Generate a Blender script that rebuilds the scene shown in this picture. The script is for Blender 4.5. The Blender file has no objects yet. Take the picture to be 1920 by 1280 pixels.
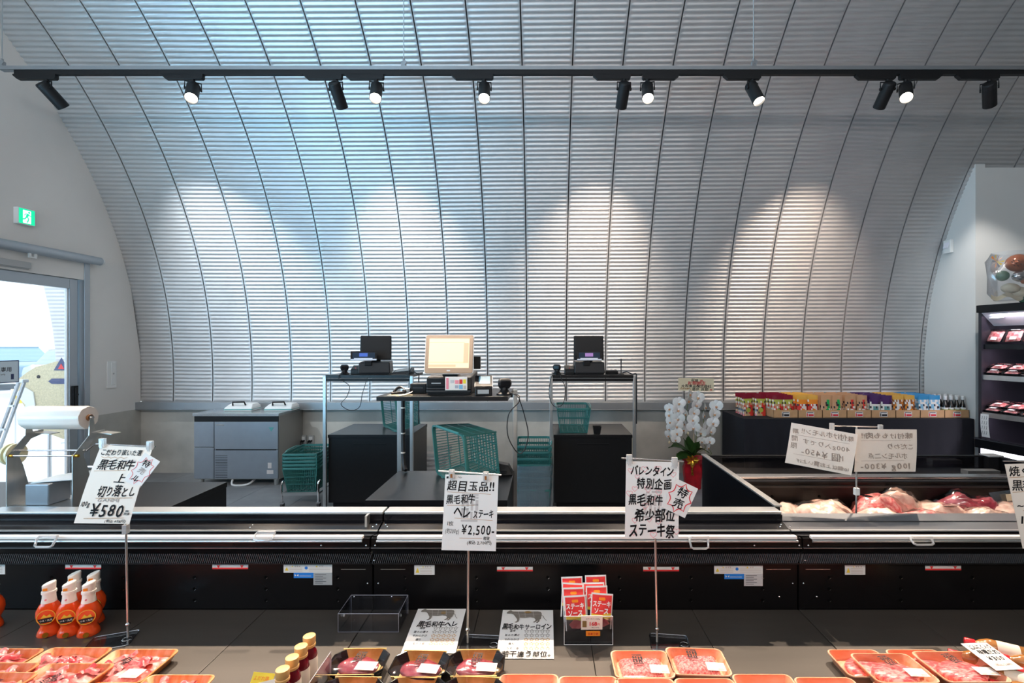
import bpy, bmesh, math, random
from mathutils import Matrix, Vector, Euler, noise as mnoise
random.seed(7)
sc = bpy.context.scene
COL = sc.collection
PI = math.pi

# ------------------------------------------------------------------ camera, world, light, exposure
F, CX, CY, H = 905.0, 1020.0, 645.0, 1.55          # focal length in pixels, principal point, eye height
cam = bpy.data.cameras.new('camera'); cam.sensor_width = 36; cam.lens = 36 * F / 1920
cam.shift_x = -(CX - 960) / 1920; cam.shift_y = (CY - 640) / 1920; cam.clip_end = 300; cam.clip_start = .05
camo = bpy.data.objects.new('camera', cam); COL.objects.link(camo)
camo.location = (0, 0, H); camo.rotation_euler = (PI / 2, 0, 0); sc.camera = camo

world = bpy.data.worlds.new('sky'); sc.world = world; world.use_nodes = True
bg = world.node_tree.nodes['Background']; bg.inputs[0].default_value = (.80, .91, 1, 1); bg.inputs[1].default_value = 2.6

sc.view_settings.view_transform = 'Standard'; sc.view_settings.look = 'None'
sc.view_settings.gamma = 1; sc.view_settings.use_curve_mapping = False
sc.view_settings.exposure = 0.03

def light(name, kind, loc, aim, power, color, **kw):
    d = bpy.data.lights.new(name, kind); d.energy = power; d.color = color
    for k, v in kw.items(): setattr(d, k, v)
    o = bpy.data.objects.new(name, d); COL.objects.link(o); o.location = loc
    o.rotation_euler = (Vector(aim) - Vector(loc)).to_track_quat('-Z', 'Y').to_euler()
    return o
light('sun', 'SUN', (0, 0, 20), (-8, -5, 8), 3.2, (1, .96, .9), angle=.01)
# added bluish area light at an assumed, unseen gable window beside the camera
light('assumed_window_light', 'AREA', (-4.78, .55, 1.75), (-2.2, 3.8, 4.1), 150, (.30, .70, 1), spread=2.0, shape='RECTANGLE', size=5.0, size_y=2.3)
# unseen LED batten, assumed opposite at track height, to cast the track's shadow band
light('assumed_batten_light', 'AREA', (-1.1, -1.35, 3.79), (-1.1, 3, 3.83), 112, (1, .95, .93), shape='RECTANGLE', size=7.6, size_y=.05)
light('warm_fill', 'AREA', (-.2, -1.35, 3.70), (-.2, -.9, 0), 45, (1, .84, .70), shape='RECTANGLE', size=8.0, size_y=.10)  # added warm fill pointing down, with no fixture of its own

# ------------------------------------------------------------------ helpers
def P(px, py, d):
    """a photograph pixel at distance d as a point of the room"""
    return Vector(((px - CX) * d / F, d, H - (py - CY) * d / F))

class MB:
    def __init__(s): s.v = []; s.f = []; s.m = []
    def add(s, vs, fs, m=0, M=None):
        b = len(s.v)
        s.v += [tuple(M @ Vector(v)) if M is not None else tuple(v) for v in vs]
        s.f += [tuple(i + b for i in f) for f in fs]; s.m += [m] * len(fs); return s
    def box(s, c, d, rot=None, m=0):
        x, y, z = d[0] / 2, d[1] / 2, d[2] / 2
        M = Matrix.Translation(c)
        if rot is not None: M = M @ (rot.to_4x4() if isinstance(rot, Matrix) else Euler(rot).to_matrix().to_4x4())
        return s.add([(-x, -y, -z), (x, -y, -z), (x, y, -z), (-x, y, -z), (-x, -y, z), (x, -y, z), (x, y, z), (-x, y, z)],
                     [(0, 3, 2, 1), (4, 5, 6, 7), (0, 1, 5, 4), (1, 2, 6, 5), (2, 3, 7, 6), (3, 0, 4, 7)], m, M)
    def bx(s, x0, x1, y0, y1, z0, z1, m=0):
        return s.box(((x0 + x1) / 2, (y0 + y1) / 2, (z0 + z1) / 2), (x1 - x0, y1 - y0, z1 - z0), None, m)
    def loft(s, rings, cap0=True, cap1=True, m=0, M=None, close=True):
        n = len(rings[0]); vs = [v for r in rings for v in r]; fs = []
        for i in range(len(rings) - 1):
            for j in range(n if close else n - 1):
                k = (j + 1) % n; fs.append((i * n + j, i * n + k, (i + 1) * n + k, (i + 1) * n + j))
        if cap0: fs.append(tuple(range(n - 1, -1, -1)))
        if cap1: fs.append(tuple((len(rings) - 1) * n + j for j in range(n)))
        return s.add(vs, fs, m, M)
    def cyl(s, p0, p1, r0, r1=None, n=12, m=0, caps=True):
        r1 = r0 if r1 is None else r1
        p0, p1 = Vector(p0), Vector(p1); q = (p1 - p0).to_track_quat('Z', 'Y')
        R = [[p + q @ Vector((r * math.cos(2 * PI * i / n), r * math.sin(2 * PI * i / n), 0)) for i in range(n)] for p, r in ((p0, r0), (p1, r1))]
        return s.loft(R, caps, caps, m)
    def tube(s, pts, r, n=6, m=0, cap=True):
        pts = [Vector(p) for p in pts]; R = []
        for i, p in enumerate(pts):
            t = (pts[min(i + 1, len(pts) - 1)] - pts[max(i - 1, 0)]).normalized(); q = t.to_track_quat('Z', 'Y')
            rr = r[i] if isinstance(r, (list, tuple)) else r
            if i and abs(t.dot(Vector((0, 0, 1)))) > .999: q = Vector((0, 0, 1 if t.z > 0 else -1)).to_track_quat('Z', 'Y')
            ring = [p + q @ Vector((rr * math.cos(2 * PI * j / n), rr * math.sin(2 * PI * j / n), 0)) for j in range(n)]
            if R:   # keep the rings aligned
                k = min(range(n), key=lambda a: sum((ring[(j + a) % n] - R[-1][j] - (p - pts[i - 1])).length for j in range(n)))
                ring = [ring[(j + k) % n] for j in range(n)]
            R.append(ring)
        return s.loft(R, cap, cap, m)
    def lathe(s, prof, n=20, M=None, m=0, cap0=True, cap1=True):
        return s.loft([[(r * math.cos(2 * PI * j / n), r * math.sin(2 * PI * j / n), z) for j in range(n)] for r, z in prof], cap0, cap1, m, M)
    def prism(s, poly, t0, t1, M=None, m=0):
        return s.loft([[(x, y, t0) for x, y in poly], [(x, y, t1) for x, y in poly]], True, True, m, M)
    def grid(s, fn, nu, nv, m=0, mf=None):
        b = len(s.v)
        s.v += [tuple(fn(i / nu, j / nv)) for j in range(nv + 1) for i in range(nu + 1)]
        for j in range(nv):
            for i in range(nu):
                a = b + j * (nu + 1) + i
                s.f.append((a, a + 1, a + nu + 2, a + nu + 1)); s.m.append(mf(i, j) if mf else m)
        return s
    def sphere(s, c, r, nu=12, nv=8, m=0, fn=None):
        r = r if isinstance(r, (tuple, list)) else (r, r, r); rings = []
        for j in range(nv + 1):
            a = -PI / 2 + PI * j / nv; a = max(-PI / 2 + .02, min(PI / 2 - .02, a)); ring = []
            for i in range(nu):
                b = 2 * PI * i / nu; p = Vector((math.cos(a) * math.cos(b) * r[0], math.cos(a) * math.sin(b) * r[1], math.sin(a) * r[2]))
                if fn: p = fn(p)
                ring.append(Vector(c) + p)
            rings.append(ring)
        return s.loft(rings, True, True, m)
    def mesh(s, name, mats, smooth=False, ang=40):
        me = bpy.data.meshes.new(name); me.from_pydata(s.v, [], s.f)
        for k in (mats if isinstance(mats, (list, tuple)) else [mats]): me.materials.append(MT[k])
        if any(s.m): me.polygons.foreach_set('material_index', s.m)
        if smooth:
            me.polygons.foreach_set('use_smooth', [True] * len(s.f)); me.set_sharp_from_angle(angle=math.radians(ang))
        me.update(); return me
    def build(s, name, mats, parent=None, smooth=False, ang=40, bevel=0, seg=2, loc=None, rot=None):
        return link(name, s.mesh(name, mats, smooth, ang), parent, loc, rot, bevel, seg)

def link(name, data, parent=None, loc=None, rot=None, bevel=0, seg=2):
    o = bpy.data.objects.new(name, data); COL.objects.link(o)
    if parent is not None: o.parent = parent
    if loc is not None: o.location = loc
    if rot is not None: o.rotation_euler = rot
    if bevel:
        b = o.modifiers.new('bevel', 'BEVEL'); b.width = bevel; b.segments = seg; b.limit_method = 'ANGLE'; b.angle_limit = .6
    return o
def tag(o, label, cat=None, group=None, kind=None):
    if label: o['label'] = label
    if cat: o['category'] = cat
    if group: o['group'] = group
    if kind: o['kind'] = kind
    return o
def thing(name, label, cat, loc=(0, 0, 0), rz=0, group=None, rot=None):
    o = bpy.data.objects.new(name, None); COL.objects.link(o); o.location = loc; o.rotation_euler = rot or (0, 0, rz)
    o.empty_display_size = .05
    return tag(o, label, cat, group)
def struct(o): o['kind'] = 'structure'; return o
def copy_tree(o, parent=None):
    c = o.copy(); COL.objects.link(c); c.parent = parent
    for ch in list(o.children): copy_tree(ch, c)
    return c
def dup(o, label, loc=None, rz=None, group=None, rot=None):
    c = copy_tree(o); c['label'] = label
    if loc is not None: c.location = loc
    if rz is not None: c.rotation_euler = (0, 0, rz)
    if rot is not None: c.rotation_euler = rot
    if group: c['group'] = group
    return c
def frame(TL, TR, BL):
    """matrix of a sheet: origin at its top left corner, x to the right, y up, z out of its face"""
    x = (TR - TL).normalized(); y = (TL - BL).normalized(); z = x.cross(y).normalized()
    return Matrix(((x.x, y.x, z.x, TL.x), (x.y, y.y, z.y, TL.y), (x.z, y.z, z.z, TL.z), (0, 0, 0, 1))), (TR - TL).length, (TL - BL).length
_tx = {}
def txt(parent, s, x, y, size, mat, M=None, bold=.012, sx=1, rz=0, lift=.0006, align='C', name='lettering', jit=0, shear=0):
    key = (s, bold, shear)
    if key not in _tx:
        c = bpy.data.curves.new('t', 'FONT'); c.body = s; c.resolution_u = 2; c.offset = bold; c.align_x = 'CENTER'; c.shear = shear
        o = bpy.data.objects.new('t', c); me = bpy.data.meshes.new_from_object(o)
        bpy.data.objects.remove(o)
        xs = [v.co.x for v in me.vertices]; ys = [v.co.y for v in me.vertices]
        if xs:
            cx, cy = (min(xs) + max(xs)) / 2, (min(ys) + max(ys)) / 2
            for v in me.vertices: v.co.x -= cx; v.co.y -= cy
            w, h = max(xs) - min(xs), max(ys) - min(ys)
        else: w = h = 1
        _tx[key] = (me, w, h)
    me, w, h = _tx[key]; me = me.copy(); me.name = name; me.materials.clear(); me.materials.append(MT[mat])
    if align == 'L': x += w * size * sx / 2
    K = Matrix.Translation((x, y, lift)) @ Matrix.Rotation(rz, 4, 'Z') @ Matrix.Diagonal((size * sx, size, 1, 1))
    me.transform((M @ K) if M is not None else K)
    return link(name, me, parent)
_gl = {}
def glyph(ch, bold):
    if (ch, bold) not in _gl:
        c = bpy.data.curves.new('t', 'FONT'); c.body = ch; c.resolution_u = 2
        o = bpy.data.objects.new('t', c); me = bpy.data.meshes.new_from_object(o); bpy.data.objects.remove(o)
        V = [v.co.copy() for v in me.vertices]; Fc = [tuple(p.vertices) for p in me.polygons]; bpy.data.meshes.remove(me)
        if not V: _gl[(ch, bold)] = None
        else:
            x0, x1 = min(v.x for v in V), max(v.x for v in V); cx = (x0 + x1) / 2; vs = []; fs = []
            for dx, dy in (((0, 0),) if bold < .003 else ((-bold, bold), (bold, bold), (bold, -bold), (-bold, -bold))):   # a thicker pen
                fs += [tuple(i + len(vs) for i in f) for f in Fc]; vs += [(v.x - cx + dx, v.y - .37 + dy) for v in V]
            _gl[(ch, bold)] = (vs, fs, x1 - x0)
    return _gl[(ch, bold)]
def hw(parent, s, x0, x1, yc, size, mat, lift=.0008, bold=.014, jit=1, M=None, name='lettering', slope=0, mirror=False):
    """a line of handwriting fitted between x0 and x1"""
    rn = random.Random(s + str(yc)); mb = MB(); adv = []
    for ch in s:
        g = glyph(ch, bold); adv.append(.4 if g is None else (1.0 if ord(ch) > 255 and g[2] > .5 else g[2] + .16))
    k = (x1 - x0) / sum(adv); x = x0
    for ch, a in zip(s, adv):
        g = glyph(ch, bold)
        if g:
            r = rn.uniform(-.09, .09) * jit; sc_ = 1 + rn.uniform(-.10, .10) * jit; dy = rn.uniform(-.06, .06) * jit * size; sh = .10 * jit; c, s_ = math.cos(r), math.sin(r); vs = []
            for vx, vy in g[0]:
                vx += vy * sh; px, py = (vx * c - vy * s_) * sc_ * k, (vx * s_ + vy * c) * sc_ * size
                X = x + a * k / 2 + px; vs.append(((x0 + x1 - X) if mirror else X, yc + py + dy + slope * (x - x0), lift))
            mb.add(vs, g[1], 0, M)
        x += a * k
    return mb.build(name, mat, parent)
def stroke(mb, pts, w, M=None, z=.0006, m=0):
    """a pen stroke of width w on a sheet"""
    pts = [Vector((p[0], p[1])) for p in pts]; vs = []
    for i, p in enumerate(pts):
        t = (pts[min(i + 1, len(pts) - 1)] - pts[max(0, i - 1)]); t = t.normalized() if t.length else Vector((1, 0)); nrm = Vector((-t.y, t.x)) * w / 2
        vs += [(p.x + nrm.x, p.y + nrm.y, z), (p.x - nrm.x, p.y - nrm.y, z)]
    return mb.add(vs, [(2 * i, 2 * i + 1, 2 * i + 3, 2 * i + 2) for i in range(len(pts) - 1)], m, M)
def rect(mb, x0, y0, x1, y1, M=None, z=.0004, m=0):
    return mb.add([(x0, y0, z), (x1, y0, z), (x1, y1, z), (x0, y1, z)], [(0, 1, 2, 3)], m, M)
def rrect(w, h, r, n=4):
    out = []
    for cx, cy, a in ((w / 2 - r, h / 2 - r, 0), (-w / 2 + r, h / 2 - r, 90), (-w / 2 + r, -h / 2 + r, 180), (w / 2 - r, -h / 2 + r, 270)):
        for i in range(n + 1):
            t = math.radians(a + 90 * i / n); out.append((cx + r * math.cos(t), cy + r * math.sin(t)))
    return out

# ------------------------------------------------------------------ materials
MT = {}
def mat(name, col, rough=.5, metal=0, vary=0, vscale=8, bump=0, bscale=60, col2=None, emit=0, alpha=None, coat=0, stretch=None, spec=.5, lo=.35, hi=.65, sss=0):
    m = bpy.data.materials.new(name); m.use_nodes = True; nt = m.node_tree; N = nt.nodes; L = nt.links
    b = N['Principled BSDF']; c = tuple(col) + (1,)
    b.inputs['Base Color'].default_value = c; b.inputs['Roughness'].default_value = rough; b.inputs['Metallic'].default_value = metal
    b.inputs['Specular IOR Level'].default_value = spec; b.inputs['Coat Weight'].default_value = coat
    if sss: b.inputs['Subsurface Weight'].default_value = sss; b.inputs['Subsurface Radius'].default_value = (.02, .01, .008)
    tc = N.new('ShaderNodeTexCoord'); vec = tc.outputs['Object']
    if stretch:
        mp = N.new('ShaderNodeMapping'); mp.inputs['Scale'].default_value = stretch; L.new(vec, mp.inputs[0]); vec = mp.outputs[0]
    if vary or col2:
        nz = N.new('ShaderNodeTexNoise'); nz.inputs['Scale'].default_value = vscale; nz.inputs['Detail'].default_value = 5; L.new(vec, nz.inputs['Vector'])
        rp = N.new('ShaderNodeValToRGB'); rp.color_ramp.elements[0].position = lo; rp.color_ramp.elements[1].position = hi
        c2 = col2 or tuple(min(1, k * (1 + vary)) for k in col); c1 = col if col2 else tuple(k * (1 - vary) for k in col)
        rp.color_ramp.elements[0].color = tuple(c1) + (1,); rp.color_ramp.elements[1].color = tuple(c2) + (1,)
        L.new(nz.outputs['Fac'], rp.inputs[0]); L.new(rp.outputs[0], b.inputs['Base Color'])
    if bump:
        bn = N.new('ShaderNodeTexNoise'); bn.inputs['Scale'].default_value = bscale; bn.inputs['Detail'].default_value = 3; L.new(vec, bn.inputs['Vector'])
        bp = N.new('ShaderNodeBump'); bp.inputs['Strength'].default_value = bump; bp.inputs['Distance'].default_value = .01
        L.new(bn.outputs['Fac'], bp.inputs['Height']); L.new(bp.outputs[0], b.inputs['Normal'])
    if emit: b.inputs['Emission Color'].default_value = c; b.inputs['Emission Strength'].default_value = emit
    MT[name] = m; return m
def glass(name, tint=(1, 1, 1), refl=.08, rough=.02, milky=0):
    m = bpy.data.materials.new(name); m.use_nodes = True; nt = m.node_tree; N = nt.nodes; L = nt.links; N.remove(N['Principled BSDF'])
    t = N.new('ShaderNodeBsdfTransparent'); t.inputs[0].default_value = tuple(tint) + (1,)
    g = N.new('ShaderNodeBsdfGlossy'); g.inputs['Roughness'].default_value = rough
    fr = N.new('ShaderNodeLayerWeight'); fr.inputs[0].default_value = .25
    mr = N.new('ShaderNodeMath'); mr.operation = 'MULTIPLY_ADD'; mr.inputs[1].default_value = .6; mr.inputs[2].default_value = refl; mr.use_clamp = True
    L.new(fr.outputs['Fresnel'], mr.inputs[0])
    mx = N.new('ShaderNodeMixShader'); L.new(mr.outputs[0], mx.inputs[0]); L.new(t.outputs[0], mx.inputs[1]); L.new(g.outputs[0], mx.inputs[2])
    out = mx
    if milky:
        d = N.new('ShaderNodeBsdfDiffuse'); d.inputs[0].default_value = tuple(tint) + (1,)
        m2 = N.new('ShaderNodeMixShader'); m2.inputs[0].default_value = milky; L.new(mx.outputs[0], m2.inputs[1]); L.new(d.outputs[0], m2.inputs[2]); out = m2
    L.new(out.outputs[0], N['Material Output'].inputs[0]); MT[name] = m; return m

mat('galvalume', (.60, .595, .595), .45, .66, vary=.04, vscale=3)
mat('dark_gap', (.03, .032, .035), .8)
mat('plaster', (.76, .74, .71), .75, vary=.03, vscale=1.5, bump=.05, bscale=90)
mat('plaster_cool', (.66, .665, .65), .75, vary=.03, vscale=1.5)
mat('concrete', (.46, .45, .415), .6, vary=.20, vscale=2.0, bump=.08, bscale=12)
mat('floor_slab', (.27, .28, .29), .5, vary=.14, vscale=3, bump=.04, bscale=20)
mat('steel_channel', (.36, .38, .40), .42, .7, vary=.04, vscale=4)
mat('aluminium', (.60, .62, .63), .32, .85)
mat('door_frame', (.42, .46, .50), .38, .6)
mat('satin_steel', (.60, .61, .60), .30, .9, vary=.05, vscale=30, stretch=(1, 1, .1))
mat('worktop_steel', (.55, .56, .57), .22, .95, vary=.05, vscale=20, stretch=(.1, 1, 1))
mat('appliance_grey', (.30, .33, .37), .38, .65, vary=.03, vscale=10)
mat('appliance_side', (.33, .32, .30), .45, .5)
mat('chrome', (.85, .85, .86), .12, 1)
mat('black_metal', (.008, .008, .009), .42, spec=.25)
mat('black_gloss', (.007, .007, .009), .14, spec=.35)
mat('black_panel', (.006, .0055, .006), .26, spec=.18)
mat('deck_steel', (.072, .062, .053), .45, .2, vary=.12, vscale=5, stretch=(.3, 2, 1))
mat('ledge_dark', (.22, .23, .25), .32, .75, vary=.06, vscale=9, stretch=(.15, 1, 1))
mat('black_laminate', (.009, .009, .010), .34, vary=.08, vscale=30, spec=.35)
mat('vane', (.065, .07, .078), .4)
mat('hole_black', (.0015, .0015, .0015), .9, spec=.1)
mat('black_cloth', (.010, .010, .016), .85, bump=.1, bscale=200)
mat('black_plastic', (.008, .008, .009), .38, spec=.3)
mat('dark_plastic', (.018, .018, .020), .45, spec=.35)
mat('lamp_black', (.010, .010, .011), .5, spec=.3)
mat('lamp_lens', (1, .90, .76), .3, emit=26)
mat('white_plastic', (.80, .81, .80), .4)
mat('grey_plastic', (.42, .43, .43), .5)
mat('white_rail', (.86, .82, .77), .28)
mat('paper', (.88, .86, .84), .75)
mat('paper_warm', (.90, .82, .74), .75)
mat('ink', (.012, .010, .014), .7)
mat('ink_red', (.80, .03, .05), .6)
mat('ink_pink', (.92, .28, .33), .6)
mat('ink_brown', (.50, .26, .10), .7)
mat('ink_faint', (.60, .50, .44), .75)
mat('ink_grey', (.62, .58, .57), .75)
mat('cow_grey', (.20, .175, .15), .7)
mat('cow_brown', (.27, .16, .05), .7)
mat('star_ochre', (.62, .32, .08), .7)
mat('exit_green', (.0, .62, .30), .4, emit=1.1)
mat('exit_white', (.86, 1, .92), .4, emit=1.1)
mat('sticker_white', (.82, .80, .76), .5)
mat('sticker_red', (.80, .04, .04), .5)
mat('sticker_blue', (.02, .22, .70), .5)
mat('sticker_yellow', (.85, .60, .05), .5)
mat('label_cream', (.84, .74, .52), .6)
mat('tray_orange', (.90, .34, .10), .42, col2=(.96, .52, .28), vscale=14, stretch=(3, .35, 1), lo=.42, hi=.60, coat=.2)
mat('tray_pink', (.92, .38, .20), .42, col2=(.97, .56, .38), vscale=14, stretch=(.5, 3, 1), lo=.42, hi=.6, coat=.2)
mat('tray_gold', (.66, .36, .09), .35, col2=(.88, .58, .22), vscale=26, stretch=(1, .4, 1), coat=.3)
mat('tray_black', (.012, .012, .013), .12)
mat('meat_pink', (.72, .10, .11), .30, col2=(.92, .46, .42), vscale=38, lo=.38, hi=.62, bump=.35, bscale=60, coat=.4)
mat('meat_red', (.66, .055, .065), .28, col2=(.90, .30, .28), vscale=26, lo=.40, hi=.68, bump=.4, bscale=45, coat=.4)
mat('meat_mince', (.68, .11, .12), .35, col2=(.93, .46, .44), vscale=140, lo=.40, hi=.60, bump=.7, bscale=150, coat=.3)
mat('meat_marble', (.74, .11, .13), .30, col2=(.92, .46, .44), vscale=55, stretch=(1, 2.6, 1), lo=.42, hi=.58, bump=.15, bscale=70, coat=.4)
mat('meat_dark', (.30, .035, .055), .18, col2=(.55, .16, .18), vscale=22, lo=.42, hi=.72, bump=.2, bscale=40, coat=.8)
mat('meat_pale', (.74, .46, .38), .25, col2=(.88, .70, .60), vscale=18, lo=.4, hi=.6, bump=.3, bscale=40, coat=.7)
glass('clear', (.97, .98, 1), .05)
glass('film', (1, 1, 1), .035, .08)
glass('acrylic', (.93, .94, .97), .06, .03)
glass('wrap', (.95, .97, 1), .10, .12, .04)
glass('poly_bag', (.62, .80, .92), .14, .25, .22)
glass('smoked', (.45, .45, .48), .10)
mat('clip_plastic', (.80, .80, .78), .15, coat=.5)
mat('basket_teal', (.045, .20, .185), .42, spec=.4)
mat('basket_light', (.09, .34, .32), .42)
mat('roll_film', (.82, .76, .70), .28, vary=.04, vscale=20, stretch=(.1, 1, 1), coat=.4)
mat('cardboard', (.62, .36, .18), .7, vary=.05, vscale=20)
mat('card_brown', (.30, .12, .04), .6)
mat('tape_yellow', (.85, .78, .52), .3)
mat('bezel', (.44, .30, .20), .28, .35)  # champagne, with the bronze cast of lamp glare put into the colour
mat('screen_lit_glare', (1, .74, .46), .15, emit=.62)  # lit display; a lamp's orange reflection is put into its colour
mat('screen_line', (.86, .52, .30), .3, emit=.45)
mat('screen_dark', (.03, .05, .08), .08)
mat('screen_blue', (.04, .12, .50), .2, emit=.35)
mat('screen_violet', (.40, .20, .50), .2, emit=.35)
mat('terminal_screen', (.10, .22, .30), .15, emit=.25)
mat('petal', (.90, .89, .88), .55, sss=.15)
mat('petal_centre', (.72, .38, .20), .6)
mat('leaf', (.035, .09, .02), .35, vary=.25, vscale=12)
mat('stem', (.16, .22, .06), .5)
mat('wrap_red', (.50, .008, .02), .38, vary=.2, vscale=14)
mat('gold', (.62, .34, .04), .25, .8)
mat('ketchup', (.86, .085, .012), .16, coat=.5)
mat('bottle_cream', (.84, .76, .64), .35)
mat('cap_cream', (.90, .84, .76), .4)
mat('cap_tan', (.78, .44, .15), .45)
mat('glass_maroon', (.16, .004, .012), .10, coat=.6)
mat('sauce_brown', (.42, .18, .05), .12, coat=.6)
mat('soy_black', (.012, .008, .006), .1, coat=.5)
mat('cap_red', (.75, .02, .03), .35)
mat('price_yellow', (.95, .70, .03), .5)
mat('price_orange', (.95, .30, .02), .5)
mat('price_green', (.40, .62, .10), .5)
for n, c in dict(pouch_maroon=(.22, .01, .03), pouch_lime=(.42, .45, .08), pouch_red=(.66, .04, .03), pouch_orange=(.85, .28, .03), pouch_gold=(.75, .42, .08),
                 pouch_kraft=(.55, .32, .18), pouch_green=(.02, .38, .10), pouch_white=(.80, .78, .74), pouch_purple=(.07, .02, .12), pouch_teal=(.15, .35, .36),
                 pouch_brown=(.36, .13, .04), pouch_blue=(.04, .28, .55), pouch_sky=(.25, .50, .68), pouch_dark=(.04, .03, .04), pouch_silver=(.45, .45, .52)).items():
    mat(n, c, .25, coat=.4)
mat('fridge_white', (.85, .84, .90), .35)
mat('fridge_lamp', (.93, .90, 1), .3, emit=3.2)
mat('fridge_dark', (.02, .018, .026), .4)
mat('balloon_copper', (.42, .13, .06), .15, .4)
mat('balloon_green', (.10, .20, .13), .3)
mat('balloon_silver', (.65, .66, .68), .15, .8)
mat('balloon_cream', (.70, .62, .46), .4)
mat('cable', (.012, .012, .013), .45)
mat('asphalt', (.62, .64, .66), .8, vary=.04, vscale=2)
mat('hill_hazy', (.72, .78, .66), .9, col2=(.88, .88, .82), vscale=.35)  # haze put into the colour, washing out the green
mat('bush_hazy', (.62, .70, .52), .9, col2=(.86, .84, .60), vscale=2)  # foliage paled like the hill, its haze in the colour
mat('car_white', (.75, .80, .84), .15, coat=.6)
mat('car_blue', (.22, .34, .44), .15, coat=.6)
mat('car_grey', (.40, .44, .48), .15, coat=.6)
mat('car_glass', (.18, .30, .38), .05)
mat('tyre', (.04, .04, .045), .8)
mat('plywood', (.66, .56, .36), .85, vary=.12, vscale=60)
mat('sign_navy', (.04, .06, .16), .5)
mat('sign_blue_pale', (.78, .90, .98), .4)

# ------------------------------------------------------------------ the setting: a vaulted steel hall
YC, ZC, RA = 1.5, 1.1, 4.3                          # axis and radius of the barrel vault
XL, XR = -4.84, 4.56
def arch_z(y): return ZC + math.sqrt(max(0, RA * RA - (y - YC) ** 2))
A0 = math.asin((.862 - ZC) / RA)
PW = .4718
def ceiling():
    mb = MB(); n = 90; rs = RA + .035
    ang = [A0 + (PI - 2 * A0) * i / n for i in range(n + 1)]
    for r, flip in ((rs, 0), (rs + .03, 1)):
        vs = []
        for a in ang: vs += [(-5.86, YC + r * math.cos(a), ZC + r * math.sin(a)), (9.25, YC + r * math.cos(a), ZC + r * math.sin(a))]
        fs = [(2 * i, 2 * i + 1, 2 * i + 3, 2 * i + 2) for i in range(n)]
        mb.add(vs, fs)
    sh = struct(mb.build('ceiling', 'dark_gap', smooth=True))
    # one corrugated arch panel; every panel between two standing seams is a copy of it
    p, amp = .0445, .0060
    arc = RA * (PI - 2 * A0); nr = int(arc / p); seg = 6; N = nr * seg
    g = .0058
    cols = [(g, 0, .018), (g, 0, 0), (.016, 0, 0), (.036, 1, 0), (PW - .036, 1, 0), (PW - .016, 0, 0), (PW - g, 0, 0), (PW - g, 0, .018)]
    mb = MB(); vs = []; fs = []
    for i in range(N + 1):
        a = A0 + (PI - 2 * A0) * i / N; w = amp * math.cos(2 * PI * i / seg)
        for x, k, off in cols:
            r = RA + w * k + off; vs.append((x, YC + r * math.cos(a), ZC + r * math.sin(a)))
    c = len(cols)
    for i in range(N):
        for j in range(c - 1): fs.append((i * c + j, i * c + j + 1, (i + 1) * c + j + 1, (i + 1) * c + j))
    mb.add(vs, fs); me = mb.mesh('panel', 'galvalume', True, 50)
    for k in range(-12, 20):
        link('panel', me, sh, (-.205 + PW * k, 0, 0))
    # small bolted clips on every second seam
    mb = MB(); mb.box((0, 0, .006), (.016, .03, .012)).cyl((0, 0, .01), (0, 0, .03), .006, n=8).box((0, .012, .012), (.03, .006, .012))
    me = mb.mesh('seam_clip', 'steel_channel')
    a = math.radians(53.5)
    for k in range(-9, 10, 2):
        o = link('seam_clip', me, sh, (-.205 + PW * k, YC + (RA - .006) * math.cos(a), ZC + (RA - .006) * math.sin(a))); o.rotation_euler = (a + PI / 2, 0, 0)
ceiling()

# floor
mb = MB(); mb.bx(-4.96, 9.3, -2.95, 5.95, -.06, 0); fl = struct(mb.build('floor', 'concrete'))
mb = MB(); mb.bx(0, .596, 0, .596, 0, .006); me = mb.mesh('floor_tile', 'floor_slab')
for i in range(16):
    for j in range(7): link('floor_tile', me, fl, (-4.83 + .6 * i, 1.6 + .6 * j, 0))
# low concrete wall under the vault, with the steel channel on it
mb = MB(); mb.bx(-4.84, 9.2, 5.79, 6.0, 0, .772); struct(mb.build('wall_back', 'concrete'))
mb = MB(); mb.bx(-4.83, 4.55, 5.70, 5.86, .772, .780).bx(-4.83, 4.55, 5.70, 5.712, .780, .862).bx(-4.83, 4.55, 5.712, 5.86, .850, .862)
struct(mb.build('trim_1', 'steel_channel', bevel=.002))
mb = MB(); mb.bx(-4.84, 9.2, -3.0, -2.79, 0, .862); struct(mb.build('wall_front', 'concrete'))

def gable(name, x0, x1, holes, mt, y0=-2.79, y1=5.79, n=64):
    """a wall under the vault, cut into columns so that its openings are real"""
    ys = sorted(set([y0 + (y1 - y0) * i / n for i in range(n + 1)] + [h[0] for h in holes] + [h[1] for h in holes]))
    mb = MB()
    for a, b in zip(ys, ys[1:]):
        cuts = sorted([(h[2], h[3]) for h in holes if h[0] <= (a + b) / 2 <= h[1]])
        z = 0; spans = []
        for c0, c1 in cuts: spans.append((z, z, c0, c0)) if c0 > z else None; z = c1
        spans.append((z, z, arch_z(a) + .01, arch_z(b) + .01))
        for za, zb, ta, tb in spans:
            mb.add([(x0, a, za), (x1, a, za), (x1, b, zb), (x0, b, zb), (x0, a, ta), (x1, a, ta), (x1, b, tb), (x0, b, tb)],
                   [(0, 3, 2, 1), (4, 5, 6, 7), (0, 1, 5, 4), (1, 2, 6, 5), (2, 3, 7, 6), (3, 0, 4, 7)])
    return struct(mb.build(name, mt))
WIN = (-2.05, 3.15, .5, 3.0)  # assumed opening, made for the added window light
gable('wall_left', XL - .14, XL, [(3.75, 5.13, 0, 2.42), WIN], 'plaster')
gable('wall_end', 9.2, 9.32, [], 'plaster')
gable('wall_right', XR, XR + .10, [], 'plaster_cool', 5.10, 5.79, 14)
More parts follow.
